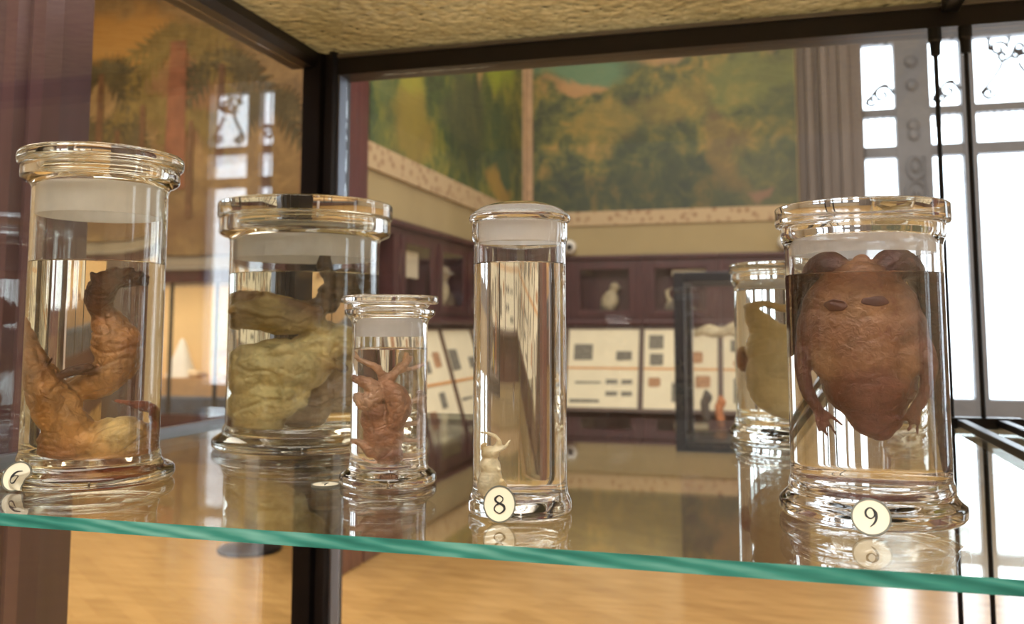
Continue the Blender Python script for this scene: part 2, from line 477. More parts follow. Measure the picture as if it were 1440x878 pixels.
# relief ornament on the broad mullion
rel = MB()
for k in range(9):
    z = 0.9+k*.2
    rel.tube([(1.21+.06*math.sin(a)*(1+.3*(k % 2)), RY1+.0, z+.09*math.cos(a)) for a in [i*2*PI/14 for i in range(15)]], .016, 6)
    rel.ball((1.21, RY1-.002, z), (.03, .02, .04), 10)
for z in (2.78, 2.86, 3.2, 3.4):
    rel.ball((1.21, RY1, z), (.05, .02, .05), 10)
rel.box(1.27, 1.285, RY1-.02, RY1+.02, .8, 2.6)
rel.build('mullion_relief', M['window_frame'], w1, smooth=True)

# ------------------------------------------------------------------ murals
back_mural_mat = mat_foliage_mural('woodland_mural_paint',
    [(0.38, srgb(24, 34, 24)), (0.46, srgb(48, 60, 34)), (0.52, srgb(84, 90, 42)), (0.58, srgb(128, 110, 46)), (0.68, srgb(176, 138, 72))],
    [((-0.9, 7.78, 2.35), (1.3, 1, 0.35), srgb(34, 48, 36), .6), ((0.05, 7.78, 2.4), (.5, 1, .4), srgb(90, 92, 62), .5),
     ((-1.55, 7.78, 3.55), (.5, 1, .34), srgb(90, 128, 96), .85), ((-.55, 7.78, 3.72), (.9, 1, .2), srgb(192, 146, 100), .8),
     ((-1.62, 7.78, 3.28), (.32, 1, .1), srgb(190, 138, 88), .75), ((-.3, 7.78, 2.75), (.22, 1, .4), srgb(128, 98, 52), .5),
     ((-.1, 7.78, 2.4), (.15, 1, .09), srgb(150, 104, 84), .55), ((-.1, 7.78, 3.3), (.5, 1, .3), srgb(112, 116, 56), .6),
     ((-.95, 7.78, 2.75), (.4, 1, .45), srgb(58, 68, 36), .4),
     ((-1.3, 7.78, 2.95), (.35, 1, .2), srgb(150, 124, 52), .5), ((-.7, 7.78, 3.1), (.4, 1, .22), srgb(146, 122, 50), .5), ((.12, 7.78, 2.9), (.25, 1, .3), srgb(70, 80, 48), .5)])
left_mural_mat = mat_foliage_mural('tropical_mural_paint',
    [(0.36, srgb(34, 46, 30)), (0.46, srgb(62, 80, 46)), (0.54, srgb(106, 110, 48)), (0.66, srgb(160, 138, 60))],
    [((-2, 5.05, 3.0), (1, .25, .85), srgb(146, 140, 52), .85), ((-2, 5.75, 3.4), (1, .3, .5), srgb(72, 92, 70), .8),
     ((-2, 6.9, 3.45), (1, .55, .42), srgb(146, 158, 42), .85), ((-2, 6.1, 2.65), (1, .55, .45), srgb(58, 66, 52), .75),
     ((-2, 7.0, 2.55), (1, .45, .5), srgb(40, 72, 52), .75), ((-2, 5.1, 2.4), (1, .5, .25), srgb(134, 112, 54), .7),
     ((-2, 6.9, 2.25), (1, .5, .14), srgb(168, 132, 60), .75), ((-2, 4.65, 2.9), (1, .2, .6), srgb(94, 104, 62), .7),
     ((-2, 6.35, 3.2), (1, .12, .3), srgb(176, 140, 88), .7)])
palm_mat = mat_foliage_mural('oasis_mural_paint',
    [(0.28, srgb(92, 72, 46)), (0.45, srgb(138, 110, 70)), (0.58, srgb(172, 140, 90)), (0.75, srgb(196, 166, 112))],
    [((-6.6, 8.05, 4.2), (1.1, 1, .4), srgb(206, 152, 70), .8), ((-4.9, 8.05, 2.2), (1.0, 1, .5), srgb(140, 108, 66), .6),
     ((-5.75, 8.05, 3.5), (.5, 1, .7), srgb(150, 100, 66), .75), ((-6.9, 8.05, 2.9), (.9, 1, .3), srgb(190, 140, 74), .7),
     ((-6.3, 8.05, 2.2), (1.2, 1, .3), srgb(128, 94, 62), .7)])

t = empty('mural_picture', ((XL+.28)/2, YB, MBZ))
tag(t, 'mural of dark woodland foliage above the cabinets, left of the bright window', 'painting')
def local(o, par):
    o.parent = par; o.location = -Vector(par.location); return o
local(MB().box(XL+.09, 0.27, YB-.02, YB, MBZ, 4.6).build('canvas', back_mural_mat), t)
local(MB().box(XL, XL+.09, YB-.05, YB, MBZ, 4.6, .008).build('side_moulding', M['tan_trim']), t)
t = empty('mural_picture', (XL, 6.1, MBZ))
tag(t, 'mural of broad yellow-green leaves on the receding wall beside the maroon end post', 'painting')
local(MB().box(XL, XL+.02, 4.47, YB-.12, MBZ, 4.6).build('canvas', left_mural_mat), t)
local(MB().box(XL, XL+.04, YB-.12, YB-.051, MBZ, 4.6, .008).build('side_moulding', M['tan_trim']), t)

t = empty('mural_picture', (-5.4, RY1, 1.95))
tag(t, 'mural of palm trees in ochre desert colours, seen through the left side glass', 'painting')
local(MB().box(-7.95, -2.9, RY1-.03, RY1, 1.92, 4.8).build('canvas', palm_mat), t)
def palm(cx, cz, span, n, trunk_z, trunk_w, fr_mat, tr_mat, seed):
    rnd = random.Random(seed)
    g = MB()
    yy = RY1-.032
    for k in range(n):
        a = PI*(-.18+1.36*k/(n-1))+rnd.uniform(-.1, .1)
        L = span*rnd.uniform(.75, 1.1)
        mid = []
        for i in range(9):
            u = i/8
            mid.append((cx+math.cos(a)*L*u, cz+math.sin(a)*L*u*.75-.55*L*u*u))
        for i in range(8):
            (xa, za), (xb, zb) = mid[i], mid[i+1]
            w = .018+.05*math.sin(PI*(i+.5)/8)
            for sgn in (-1, 1):
                dx, dz = xb-xa, zb-za; l = math.hypot(dx, dz) or 1
                nx, nz = -dz/l, dx/l
                tipx = xb+dx*.6+nx*sgn*w*2.2; tipz = zb+dz*.6+nz*sgn*w*2.2-.03
                q = rnd.uniform(0, .012)
                g.prism([(xa, za), (xb, zb), (tipx, tipz)], 'y', yy-.002-q, yy-q)
    fo = local(g.build('painted_palm_crown', fr_mat), t)
    g = MB()
    g.prism([(cx-trunk_w*.7, cz), (cx+trunk_w*.7, cz), (cx+trunk_w, trunk_z), (cx-trunk_w, trunk_z)], 'y', yy-.016, yy-.013)
    local(g.build('painted_palm_trunk', tr_mat), t)
pf1 = mat_simple('olive_brown_paint', srgb(98, 86, 54), 0.6, 0, .35, 6)
pf2 = mat_simple('yellow_olive_paint', srgb(140, 118, 62), 0.6, 0, .3, 6)
pt1 = mat_simple('brown_trunk_paint', srgb(116, 82, 52), 0.6, 0, .3, 8)
pt2 = mat_simple('red_trunk_paint', srgb(150, 96, 66), 0.6, 0, .3, 8)
palm(-6.73, 3.87, .62, 9, 3.0, .045, pf1, pt1, 1)
palm(-5.80, 4.15, .75, 10, 2.6, .13, pf2, pt2, 2)
palm(-5.28, 3.87, .62, 9, 2.8, .05, pf1, pt1, 3)
palm(-6.20, 3.50, .50, 9, 2.6, .04, pf2, pt1, 4)
palm(-7.2, 3.35, .5, 8, 2.5, .04, pf1, pt1, 5)
palm(-5.62, 3.30, .5, 8, 2.3, .04, pf2, pt1, 6)
palm(-6.5, 3.25, .45, 8, 2.3, .04, pf1, pt1, 7)
palm(-4.75, 3.45, .5, 8, 2.4, .05, pf1, pt1, 8)

# ------------------------------------------------------------------ organic shapes
def organic(name, prims, voxel, mat, parent=None, wr=(60, .0015), smooth_it=4, fine=(220, .0004), fold=None, label=None):
    """one continuous skin grown over ellipsoids and tubes; every primitive brings its own skin tone"""
    mb = MB(); samples = []
    for p in prims:
        if p[0] == 'e':
            _, c, r, colr = p[:4]
            rot = Matrix.Rotation(p[4], 4, 'Y') if len(p) > 4 else None
            mb.ball(c, r, 24, rot)
            samples.append((Vector(c), min(r)*.6+max(r)*.4, colr))
        else:
            _, pts, rad, colr = p[:4]
            P, R = smooth_path(pts, rad, 6)
            mb.tube(P, R, 12)
            mb.ball(P[0], R[0]*.98, 12); mb.ball(P[-1], R[-1]*.98, 12)
            c2 = p[4] if len(p) > 4 else colr
            for i in range(0, len(P), 2):
                u = i/max(1, len(P)-1)
                samples.append((P[i], R[i], tuple(colr[k]*(1-u)+c2[k]*u for k in range(3))))
    bmesh.ops.recalc_face_normals(mb.bm, faces=mb.bm.faces)
    me = bpy.data.meshes.new('tmp'); mb.bm.to_mesh(me); mb.bm.free()
    ob = bpy.data.objects.new('tmp', me); COL.objects.link(ob)
    md = ob.modifiers.new('r', 'REMESH'); md.mode = 'VOXEL'; md.voxel_size = voxel
    ms = ob.modifiers.new('s', 'SMOOTH'); ms.factor = .5; ms.iterations = smooth_it
    dg = bpy.context.evaluated_depsgraph_get()
    new = bpy.data.meshes.new_from_object(ob.evaluated_get(dg))
    bpy.data.objects.remove(ob); bpy.data.meshes.remove(me)
    off = Vector((hash(name) % 7, 3.1, 1.7)) if False else Vector((len(prims)*1.3, 3.1, 1.7))
    nor = [v.normal.copy() for v in new.vertices]
    cols = []
    for v, n in zip(new.vertices, nor):
        p = v.co
        W = 0; C = [0, 0, 0]
        for c, r, cc in samples:
            d = max(0.0, (p-c).length-r*.8)+.0008
            w = 1/d**2.2
            W += w
            for k in range(3): C[k] += w*cc[k]
        cols.append([C[0]/W, C[1]/W, C[2]/W, 1])
        q = p+Vector((noise.noise(p*22+off), noise.noise(p*22+off*3), noise.noise(p*22-off)))*.012
        a = noise.noise(q*wr[0]+off)
        b = abs(noise.noise(Vector((q.x*.55, q.y*.55, q.z*1.25))*wr[0]*.6+off*2))
        b2 = abs(noise.noise(Vector((q.x*.6, q.y*.6, q.z*1.5))*wr[0]*1.4-off))
        h = wr[1]*(a*.7-max(0, 1-b*6)**2*1.1-max(0, 1-b2*6)**2*.5) + fine[1]*noise.noise(p*fine[0]+off)
        if fold is not None:
            h += fold[1]*math.sin((p.x*fold[2][0]+p.y*fold[2][1]+p.z*fold[2][2])*fold[0]+4*noise.noise(p*18+off))*max(0, .35+noise.noise(p*14+off*3))
        v.co = p+n*h
    at = new.attributes.new('Col', 'FLOAT_COLOR', 'POINT')
    for i, c in enumerate(cols): at.data[i].color = c
    new.polygons.foreach_set('use_smooth', [True]*len(new.polygons))
    new.materials.clear(); new.materials.append(mat); new.name = name
    o = bpy.data.objects.new(name, new)
    return link(o, parent)

# ------------------------------------------------------------------ wall cabinets with sloping display boards
def cabinet(loc, rz, w, label, group, ti):
    """local: x along the wall, front face at y=0, body behind (y>0)"""
    t = empty('wall_cabinet', loc, rz); tag(t, label, 'cabinet', group)
    D = .18; e = .001
    b = MB()
    b.box(e, w-e, 0, D, 1.735, 1.81).box(e, .05, 0, D, .0, 1.735).box(w-.05, w-e, 0, D, 0, 1.735)
    b.box(.05, w-.05, 0, D, 1.21, 1.29).box(.05, w-.05, D-.015, D, 0, 1.735)
    b.box(.05, w-.05, -.0, .03, 0, .50).box(.05, w-.05, .0, D, .47, .51)
    b.build('body', M['plum_wood'], t)
    MB().box(e, w-e, -.035, .0, 1.775, 1.81, .006).build('cornice', M['plum_wood'], t)
    MB().box(e, w-e, -.06, .0, 1.215, 1.255, .008).build('ledge', M['plum_wood'], t)
    MB().box(e, w-e, -.03, .0, .0, .14, .006).build('skirting', M['plum_wood'], t)
    if w > .5:
        d = MB()
        d.box(.05, .11, -.012, .0, 1.29, 1.735, .004).box(w-.11, w-.05, -.012, .0, 1.29, 1.735, .004)
        d.box(.11, w-.11, -.012, .0, 1.29, 1.34, .004).box(.11, w-.11, -.012, .0, 1.69, 1.735, .004)
        dr = d.build('door', M['plum_wood'], t)
        MB().box(.11, w-.11, -.008, -.004, 1.34, 1.69).build('door_pane', M['pane'], dr)
    # sloping board: pitched forward, deeper at the foot
    A = math.atan2(.20, .68)
    bd = MB().box(.012, w-.012, -.01, .0, 0, .70)
    o = bd.build('display_board', M['paper'], t, loc=(0, -.21, .515), rot=(-A, 0, 0))
    fr = MB()
    for x0, x1, z0, z1 in ((0, .022, -.01, .71), (w-.022, w, -.01, .71), (.022, w-.022, .69, .71), (.022, w-.022, -.01, .02)):
        fr.box(x0+e, x1-e, -.022, -.0, z0, z1)
    fr.build('board_frame', mat_board_frame, o)
    MB().box(.022, w-.022, -.014, -.010, .345, .362).build('dividing_strip', M['orange_strip'], o)
    rnd = random.Random(ti)
    lay = [[(.07, .42, .16, .14, 'g'), (.43, .42, .13, .08, 'g'), (.09, .22, .22, .02, 'g'), (.35, .22, .1, .04, 'g'), (.48, .22, .09, .04, 'g'), (.35, .12, .1, .04, 'g'), (.48, .12, .09, .04, 'g'), (.05, .06, .25, .03, 'g')],
           [(.06, .52, .12, .12, 'g'), (.07, .38, .11, .1, 'g'), (.30, .5, .1, .07, 'g'), (.3, .4, .2, .1, 'b'), (.06, .2, .1, .08, 'b'), (.25, .08, .14, .16, 'g'), (.44, .2, .12, .1, 'b')],
           [(.08, .5, .14, .1, 'g'), (.34, .5, .16, .12, 'b'), (.1, .38, .3, .05, 'b'), (.1, .08, .12, .2, 'g'), (.34, .1, .14, .14, 'g')],
           [(.08, .5, .1, .1, 'g'), (.24, .55, .08, .06, 'g'), (.22, .42, .1, .08, 'g'), (.1, .1, .12, .1, 'b'), (.34, .2, .1, .1, 'g'), (.4, .45, .12, .1, 'b')]][ti % 4]
    sc = w/.64
    for x, z, ww, hh, c in lay:
        if w < .3: break
        MB().prism(rounded([(x*sc, z), ((x+ww)*sc, z+.004), ((x+ww)*sc, z+hh), (x*sc, z+hh)], [.02 if c == 'b' else .003]*4, 3, True), 'y', -.0125, -.010).build('print', M['print_grey'] if c == 'g' else M['print_brown'], o)
    return t
mat_board_frame = mat_simple('dark_board_frame', srgb(84, 62, 48), .5, 0, .15, 10)
bx = [(-1.99, -1.65), (-1.65, -1.01), (-1.01, -.37), (-.37, .27)]
bl = ['narrow end of the plum wall cabinets in the room corner, behind the tall jar', 'plum wall cabinet with a paired cream chart board, right of the tall jar numbered 8', 'plum wall cabinet partly behind the left post of the black glass vitrine', 'plum wall cabinet directly behind the far specimen jar']
for i, (a, b) in enumerate(bx):
    cabinet((a, YB, 0), 0, b-a, bl[i], 'plum cabinets along the back wall', i-1 if i else 3)
ly = [(4.46, 4.92), (4.92, 5.56), (5.56, 6.20), (6.20, 6.84), (6.84, 7.48)]
ll = ['plum cabinet at the near end of the receding wall, next to the maroon post', 'second plum cabinet on the receding wall, a white card behind its glass', 'plum cabinet on the receding wall with specks of prints, beside the tall jar', 'plum cabinet on the receding wall behind the tall jar, fourth from the maroon post', 'plum cabinet on the receding wall, last one before the corner']
for i, (a, b) in enumerate(ly):
    # wall on the left: front faces +x
    cabinet((XL, a, 0), PI/2, b-a, ll[i], 'plum cabinets along the receding wall', (i+2) % 4)
flesh_pale = mat_flesh('dry_specimen_skin', .7, 20, .4, .5, 60)
CREAMC = srgb(186, 172, 140)[:3]; GREYC = srgb(120, 112, 100)[:3]; TANC = srgb(168, 132, 92)[:3]; DKB = srgb(70, 54, 44)[:3]
def mount(name, kind, loc, s, label, cat, c=CREAMC, c2=GREYC, group=None):
    shapes = {
     'bird': [('e', (0, 0, .10), (.06, .05, .085), c, .3), ('e', (.035, 0, .2), (.035, .035, .038), c), ('t', [(.06, 0, .2), (.09, 0, .195)], [.012, .004], c2), ('t', [(-.03, 0, .06), (-.07, 0, .02)], [.03, .01], c2), ('t', [(.0, .0, .03), (0, 0, 0)], [.012, .012], c2), ('e', (0, 0, .008), (.06, .05, .01), c2)],
     'skull': [('e', (0, 0, .06), (.08, .06, .06), c), ('e', (.09, 0, .04), (.06, .04, .035), c), ('t', [(-.04, 0, .11), (-.06, 0, .17), (-.02, 0, .2)], [.02, .014, .006], c2), ('e', (.03, -.03, .012), (.1, .06, .014), c2)],
     'coral': [('t', [(-.2, 0, .02), (-.12, 0, .05), (-.05, 0, .03), (.04, 0, .06), (.12, 0, .035), (.2, 0, .05)], [.02, .032, .03, .036, .03, .016], c), ('e', (-.1, 0, .03), (.06, .04, .03), c), ('e', (.08, 0, .025), (.08, .05, .028), c2), ('t', [(.14, 0, .05), (.19, .02, .08)], [.015, .008], c)],
     'column': [('t', [(0, 0, 0), (.006, 0, .08), (-.004, 0, .16), (.004, 0, .22)], [.03, .022, .024, .012], c), ('e', (0, 0, .01), (.045, .04, .012), c2), ('e', (.01, 0, .19), (.026, .024, .03), c)],
     'lump': [('e', (0, 0, .05), (.06, .05, .055), c), ('e', (.05, 0, .035), (.045, .04, .036), c2), ('e', (-.03, .0, .1), (.03, .03, .034), c2)],
     'shell': [('e', (0, 0, .035), (.08, .06, .036), c), ('t', [(.05, 0, .03), (.1, 0, .035), (.13, 0, .03)], [.035, .02, .006], c2), ('e', (-.05, 0, .05), (.035, .035, .03), c)],
    }[kind]
    o = organic(name, [(p[0],)+tuple(p[1:]) for p in shapes], .006, flesh_pale, None, (40, .004), 3, (120, .001))
    o.location = loc; o.scale = (s, s, s)
    return tag(o, label, cat, group)
mount('mounted_bird', 'bird', (-1.30, YB+.09, 1.29), 1.25, 'pale mounted specimen behind cabinet glass, right of the tall jar', 'specimen')
mount('mounted_skull', 'skull', (-.74, YB+.09, 1.29), 1.2, 'grey specimen behind cabinet glass above the vitrine left post', 'specimen', GREYC, CREAMC)
mount('mounted_bird', 'bird', (-.06, YB+.09, 1.29), 1.1, 'pale specimen behind cabinet glass over the vitrine, near the far jar', 'specimen')
mount('mounted_bird', 'bird', (XL-.095, 5.85, 1.29), 1.35, 'pale upright specimen in the receding wall cabinet, left of the tall jar', 'specimen')
mount('mounted_skull', 'skull', (XL-.095, 6.5, 1.29), 1.2, 'grey specimen in the receding wall cabinet behind the tall jar', 'specimen', GREYC, CREAMC)
mount('mounted_lump', 'lump', (XL-.095, 5.1, 1.29), 1.1, 'low grey specimen under the white card in the receding wall cabinet', 'specimen', GREYC, CREAMC)
cd = MB().box(-.004, .004, -.17, .17, 0, .16).build('caption_card', M['paper'], None, loc=(XL-.06, 5.23, 1.50))
tag(cd, 'white caption card hanging in the receding wall cabinet by the wide jar', 'card')
cd = MB().box(-.2, .2, -.004, .004, 0, .05).build('caption_card', M['paper'], None, loc=(-.56, YB+.05, 1.63))
tag(cd, 'long pale caption card high in the cabinet above the vitrine', 'card')
# two white globe cameras on the cabinet cornice
for x, lab in ((-1.62, 'small white globe camera with dark lens, on the cornice beside the tall jar'), (.16, 'small white globe camera on the cornice beside the frog jar lid')):
    t = empty('globe_camera', (x, YB-.07, 1.885)); tag(t, lab, 'camera', 'globe cameras on the cornice')
    MB().ball((0, 0, 0), .06, 24).build('housing', M['white_plastic'], t, smooth=True)
    MB().ball((.01, -.045, -.005), (.03, .025, .03), 16).build('lens', M['black_plastic'], t, smooth=True)
    MB().box(-.02, .02, -.005, .07, -.06, -.02, .004).build('bracket', M['white_plastic'], t)

# ------------------------------------------------------------------ black framed vitrine in the middle of the hall
VX0, VX1, VY0, VY1, VZ0, VZ1 = -.475, .20, 4.95, 5.5, .55, 1.49
t = empty('glass_vitrine', (0, 0, 0)); tag(t, 'black framed glass vitrine standing in the hall, left of the far jar', 'display case')
f = MB(); p = .055
for x in (VX0, VX1-p):
    for y in (VY0, VY1-p):
        f.box(x, x+p, y, y+p, VZ0, VZ1, .004)
for y in (VY0, VY1-p):
    f.box(VX0+p, VX1-p, y, y+p, VZ1-p, VZ1, .004).box(VX0+p, VX1-p, y, y+p, VZ0, VZ0+p, .004)
for x in (VX0, VX1-p):
    f.box(x, x+p, VY0+p, VY1-p, VZ1-p, VZ1, .004).box(x, x+p, VY0+p, VY1-p, VZ0, VZ0+p, .004)
f.build('frame', M['black_metal'], t)
g = MB()
for q in ((VX0+p, VX1-p, VY0+.02, VY0+.025), (VX0+p, VX1-p, VY1-.025, VY1-.02), (VX0+.02, VX0+.025, VY0+p, VY1-p), (VX1-.025, VX1-.02, VY0+p, VY1-p)):
    MB().box(*q, VZ0+p, VZ1-p).build('glass_panel', M['pane'], t)
MB().box(VX0+.03, VX1-.03, VY0+.05, VY1-.05, 1.135, 1.143).build('inner_shelf', M['pane'], t)
MB().box(VX0+.02, VX1-.02, VY0+.02, VY1-.02, VZ0+.0, VZ0+.05).build('floor_board', M['grey_metal'], t)
MB().box(VX0+.02, VX1-.02, VY0+.02, VY1-.02, 0, VZ0, .01).build('plinth', M['plum_wood'], t)
mount('branching_coral', 'coral', (-.20, 5.2, 1.143), .9, 'long pale coral piece on the vitrine shelf, left of the far jar', 'specimen')
mount('standing_specimen', 'column', (-.26, 5.2, VZ0+.05), 1.0, 'slim orange specimen standing low in the vitrine', 'specimen', srgb(176, 112, 70)[:3], CREAMC)
mount('standing_specimen', 'column', (-.34, 5.28, VZ0+.05), 1.1, 'dark spiky specimen standing by the vitrine left post', 'specimen', srgb(86, 78, 70)[:3], GREYC)
mount('rounded_specimen', 'lump', (-.11, 5.2, VZ0+.05), 1.0, 'yellow lumpy specimen low in the vitrine near the far jar', 'specimen', srgb(176, 148, 70)[:3], GREYC)
mount('rounded_specimen', 'bird', (.0, 5.3, VZ0+.05), 1.2, 'dark grey specimen in the vitrine just left of the far jar', 'specimen', srgb(96, 92, 84)[:3], CREAMC)

# ------------------------------------------------------------------ lit wall diorama at the left
DX0, DX1, DY0, DZ0, DZ1 = -7.7, -4.1, 7.25, .42, 1.74
t = empty('lit_diorama', (0, 0, 0)); tag(t, 'long warmly lit wall display under the palm mural, seen left of the wide jar', 'display case')
f = MB()
f.box(DX0, DX1, DY0, RY1-.06, DZ1-.14, DZ1, .01).box(DX0, DX0+.06, DY0, RY1-.06, DZ0, DZ1-.14).box(DX1-.06, DX1, DY0, RY1-.06, DZ0, DZ1-.14)
f.box(DX0, DX1, DY0, RY1-.06, 0, DZ0)
f.build('casing', M['plum_wood'], t)
MB().box(DX0+.06, DX1-.06, RY1-.10, RY1-.07, DZ0, DZ1-.14).build('back_panel', mat_simple('warm_back_panel', srgb(226, 196, 146), .8, 0, .08, 2), t)
MB().box(DX0, DX1, DY0-.025, DY0, DZ1-.03, DZ1+.01, .004).build('metal_rail', M['steel'], t)
g = MB()
for x in (-6.6, -5.22, -4.75): MB().box(x-.012, x+.012, DY0+.02, DY0+.05, DZ0, DZ1-.14).build('mullion', M['black_metal'], t)
MB().box(DX0+.06, DX1-.06, DY0+.005, DY0+.010, DZ0, DZ1-.14).build('front_pane', M['pane'], t)
base_o = MB().box(DX0+.06, DX1-.06, DY0+.05, RY1-.10, DZ0, DZ0+.14).build('sea_bed', mat_simple('blue_grey_sea_bed', srgb(66, 78, 96), .8, 0, .5, 9, .6, 12), t)
MB().box(DX0+.06, DX1-.06, DY0+.3, RY1-.10, DZ0+.14, DZ0+.30).build('sand_step', mat_simple('sand_step', srgb(190, 150, 106), .8, 0, .15, 6), t)
MB().box(DX0+.2, DX1-.2, DY0+.12, DY0+.17, DZ1-.165, DZ1-.14).build('lamp_tube', M['white_plastic'], t)
for i, (x, s, k, lb) in enumerate([(-5.2, 1.0, 'shell', 'pale shell on the sand step of the lit display, left of the wide jar'), (-4.85, 1.3, 'shell', 'larger pale shell in the lit display touching the wide jar outline'), (-5.8, 1.1, 'lump', 'tan stone in the lit display beside the claw jar'), (-6.2, 1.2, 'shell', 'pale shell in the lit display behind the claw jar'), (-6.9, 1.3, 'lump', 'tan stone in the lit display at far left behind the claw jar')]):
    mount('shell' if k == 'shell' else 'stone', k, (x, DY0+.42, DZ0+.30), s, lb, 'specimen', srgb(226, 204, 170)[:3], TANC, 'pieces in the lit display')
pc = MB().box(-.2, .2, -.008, .008, 0, .36, .003).build('picture_panel', mat_simple('yellow_green_picture', srgb(196, 198, 150), .7, 0, .3, 7), None, loc=(-5.0, RY1-.17, .98))
tag(pc, 'pale yellow-green picture panel in the lit display', 'panel')
cn = MB().lathe(rounded([(0, .0), (.15, .0), (.02, .36), (0, .37)], [0, .01, .01, 0], 4), 32).build('white_cone_model', M['white_plastic'], None, smooth=True, loc=(-5.42, DY0+.5, DZ0+.30))
tag(cn, 'white cone shaped model in the lit display left of the wide jar', 'model')

# barrier post on the floor beyond the case
t = empty('barrier_post', (-2.72, 4.55, 0)); tag(t, 'slim pale barrier post on a round dark foot, seen below the shelf', 'post')
MB().lathe(rounded([(0, 0), (.17, 0), (.17, .02), (.03, .05), (0, .05)], [0, .008, .01, .01, 0], 4), 40).build('foot', M['black_metal'], t, smooth=True)
MB().lathe(rounded([(0, .05), (.035, .05), (.035, .95), (0, .96)], [0, 0, .01, 0], 4), 24).build('pole', mat_simple('pale_lilac_pole', srgb(214, 206, 210), .35, .2, .04, 10), t, smooth=True)

# ------------------------------------------------------------------ the display case around the jars
CX0, CX1, CY0, CY1, CZ = -1.005, 1.55, .62, 1.93, 1.82
t = empty('display_case', (0, 0, 0)); tag(t, 'dark framed museum showcase with hammered cream glass top enclosing the jars', 'display case')
po = MB()
po.prism([(-1.005, 1.855), (-.962, 1.852), (-.955, 1.865), (-.945, 1.865), (-.938, 1.85), (-.928, 1.85), (-.922, 1.862), (-.922, 1.93), (-1.005, 1.93)], 'z', 0, 1.82)
po.build('corner_post', M['frame'], t)
MB().box(-.9215, -.9160, 1.862, 1.90, .0, 1.768, .001).build('post_edging', mat_simple('brushed_edging', srgb(120, 124, 134), .4, .9, .05, 20), t)
MB().box(1.47, 1.55, 1.855, 1.93, 0, 1.82, .006).build('corner_post', M['frame'], t)
MB().box(1.47, 1.55, .62, .70, 0, 1.82, .006).build('corner_post', M['frame'], t)
MB().box(-1.085, -1.005, .62, .70, 0, 1.82, .006).build('corner_post', M['frame'], t)
MB().prism([(1.862, 1.768), (1.93, 1.768), (1.93, 1.86), (1.875, 1.86), (1.875, 1.815), (1.862, 1.812)], 'x', -.921, 1.469).build('back_beam', M['frame'], t)
MB().box(-.921, 1.469, 1.855, 1.862, 1.806, 1.8155, .001).build('back_bead', M['grey_metal'], t)
MB().prism([(-1.03, 1.785), (-.975, 1.785), (-.965, 1.80), (-.965, 1.835), (-.985, 1.84), (-.985, 1.87), (-1.03, 1.87)], 'y', .701, 1.851).build('side_beam', M['frame'], t)
MB().box(-.984, 1.50, .70, 1.874, CZ, CZ+.008).build('hammered_top', M['hammered'], t)
MB().box(-.91, 1.469, 1.885, 1.891, .42, 1.767).build('back_pane', M['pane'], t)
MB().box(-1.004, -.998, .701, 1.849, .42, 1.784).build('side_pane', M['side_pane'], t)
MB().box(-.998, -.985, .701, 1.849, SH-.022, SH+.010, .002).build('shelf_rail', M['grey_metal'], t)
MB().box(.335, .365, .70, 1.861, 1.795, 1.8195, .003).build('cross_bar', M['black_metal'], t)
MB().box(-1.08, 1.55, .62, 1.93, .0, .42, .01).build('plinth', M['mahogany'], t)

# glass shelf
sh = MB(); x0, x1, y0, y1 = -.984, 1.46, .752, 1.848
sh.box(x0, x1, y0, y1, SH-.0120, SH)
so = sh.build('glass_shelf', M['shelf_face'])
so.data.materials.append(M['shelf_edge'])
for pl_ in so.data.polygons:
    if pl_.normal.y < -.5: pl_.material_index = 1
tag(so, 'glass shelf with teal front edge carrying the specimen jars', 'shelf')

# hanging rods with clamp and arms
t = empty('shelf_hanger', (.35, 1.82, 1.76)); tag(t, 'pair of black rods with clamp and arms holding up the shelf at right', 'bracket')
for x in (.323, .376):
    local(MB().lathe([(0, .43), (.0045, .43), (.0045, 1.7675), (0, 1.7675)], 16, x, 1.868).build('rod', M['black_metal'], smooth=False), t)
    local(MB().lathe(rounded([(0, 1.715), (.009, 1.715), (.010, 1.74), (.0125, 1.745), (.0125, 1.7675), (0, 1.7675)], [0, .001, .001, .001, .001, 0], 3), 20, x, 1.868).build('sleeve', M['black_metal'], smooth=False), t)
local(MB().box(.31, .44, 1.850, 1.884, SH-.004, SH+.016, .003).build('clamp', M['black_metal']), t)
local(MB().box(.327, .343, .90, 1.849, SH+.0006, SH+.0135, .002).build('arm', M['black_metal']), t)
local(MB().box(.395, .411, .90, 1.849, SH+.0006, SH+.0135, .002).build('arm', M['black_metal']), t)

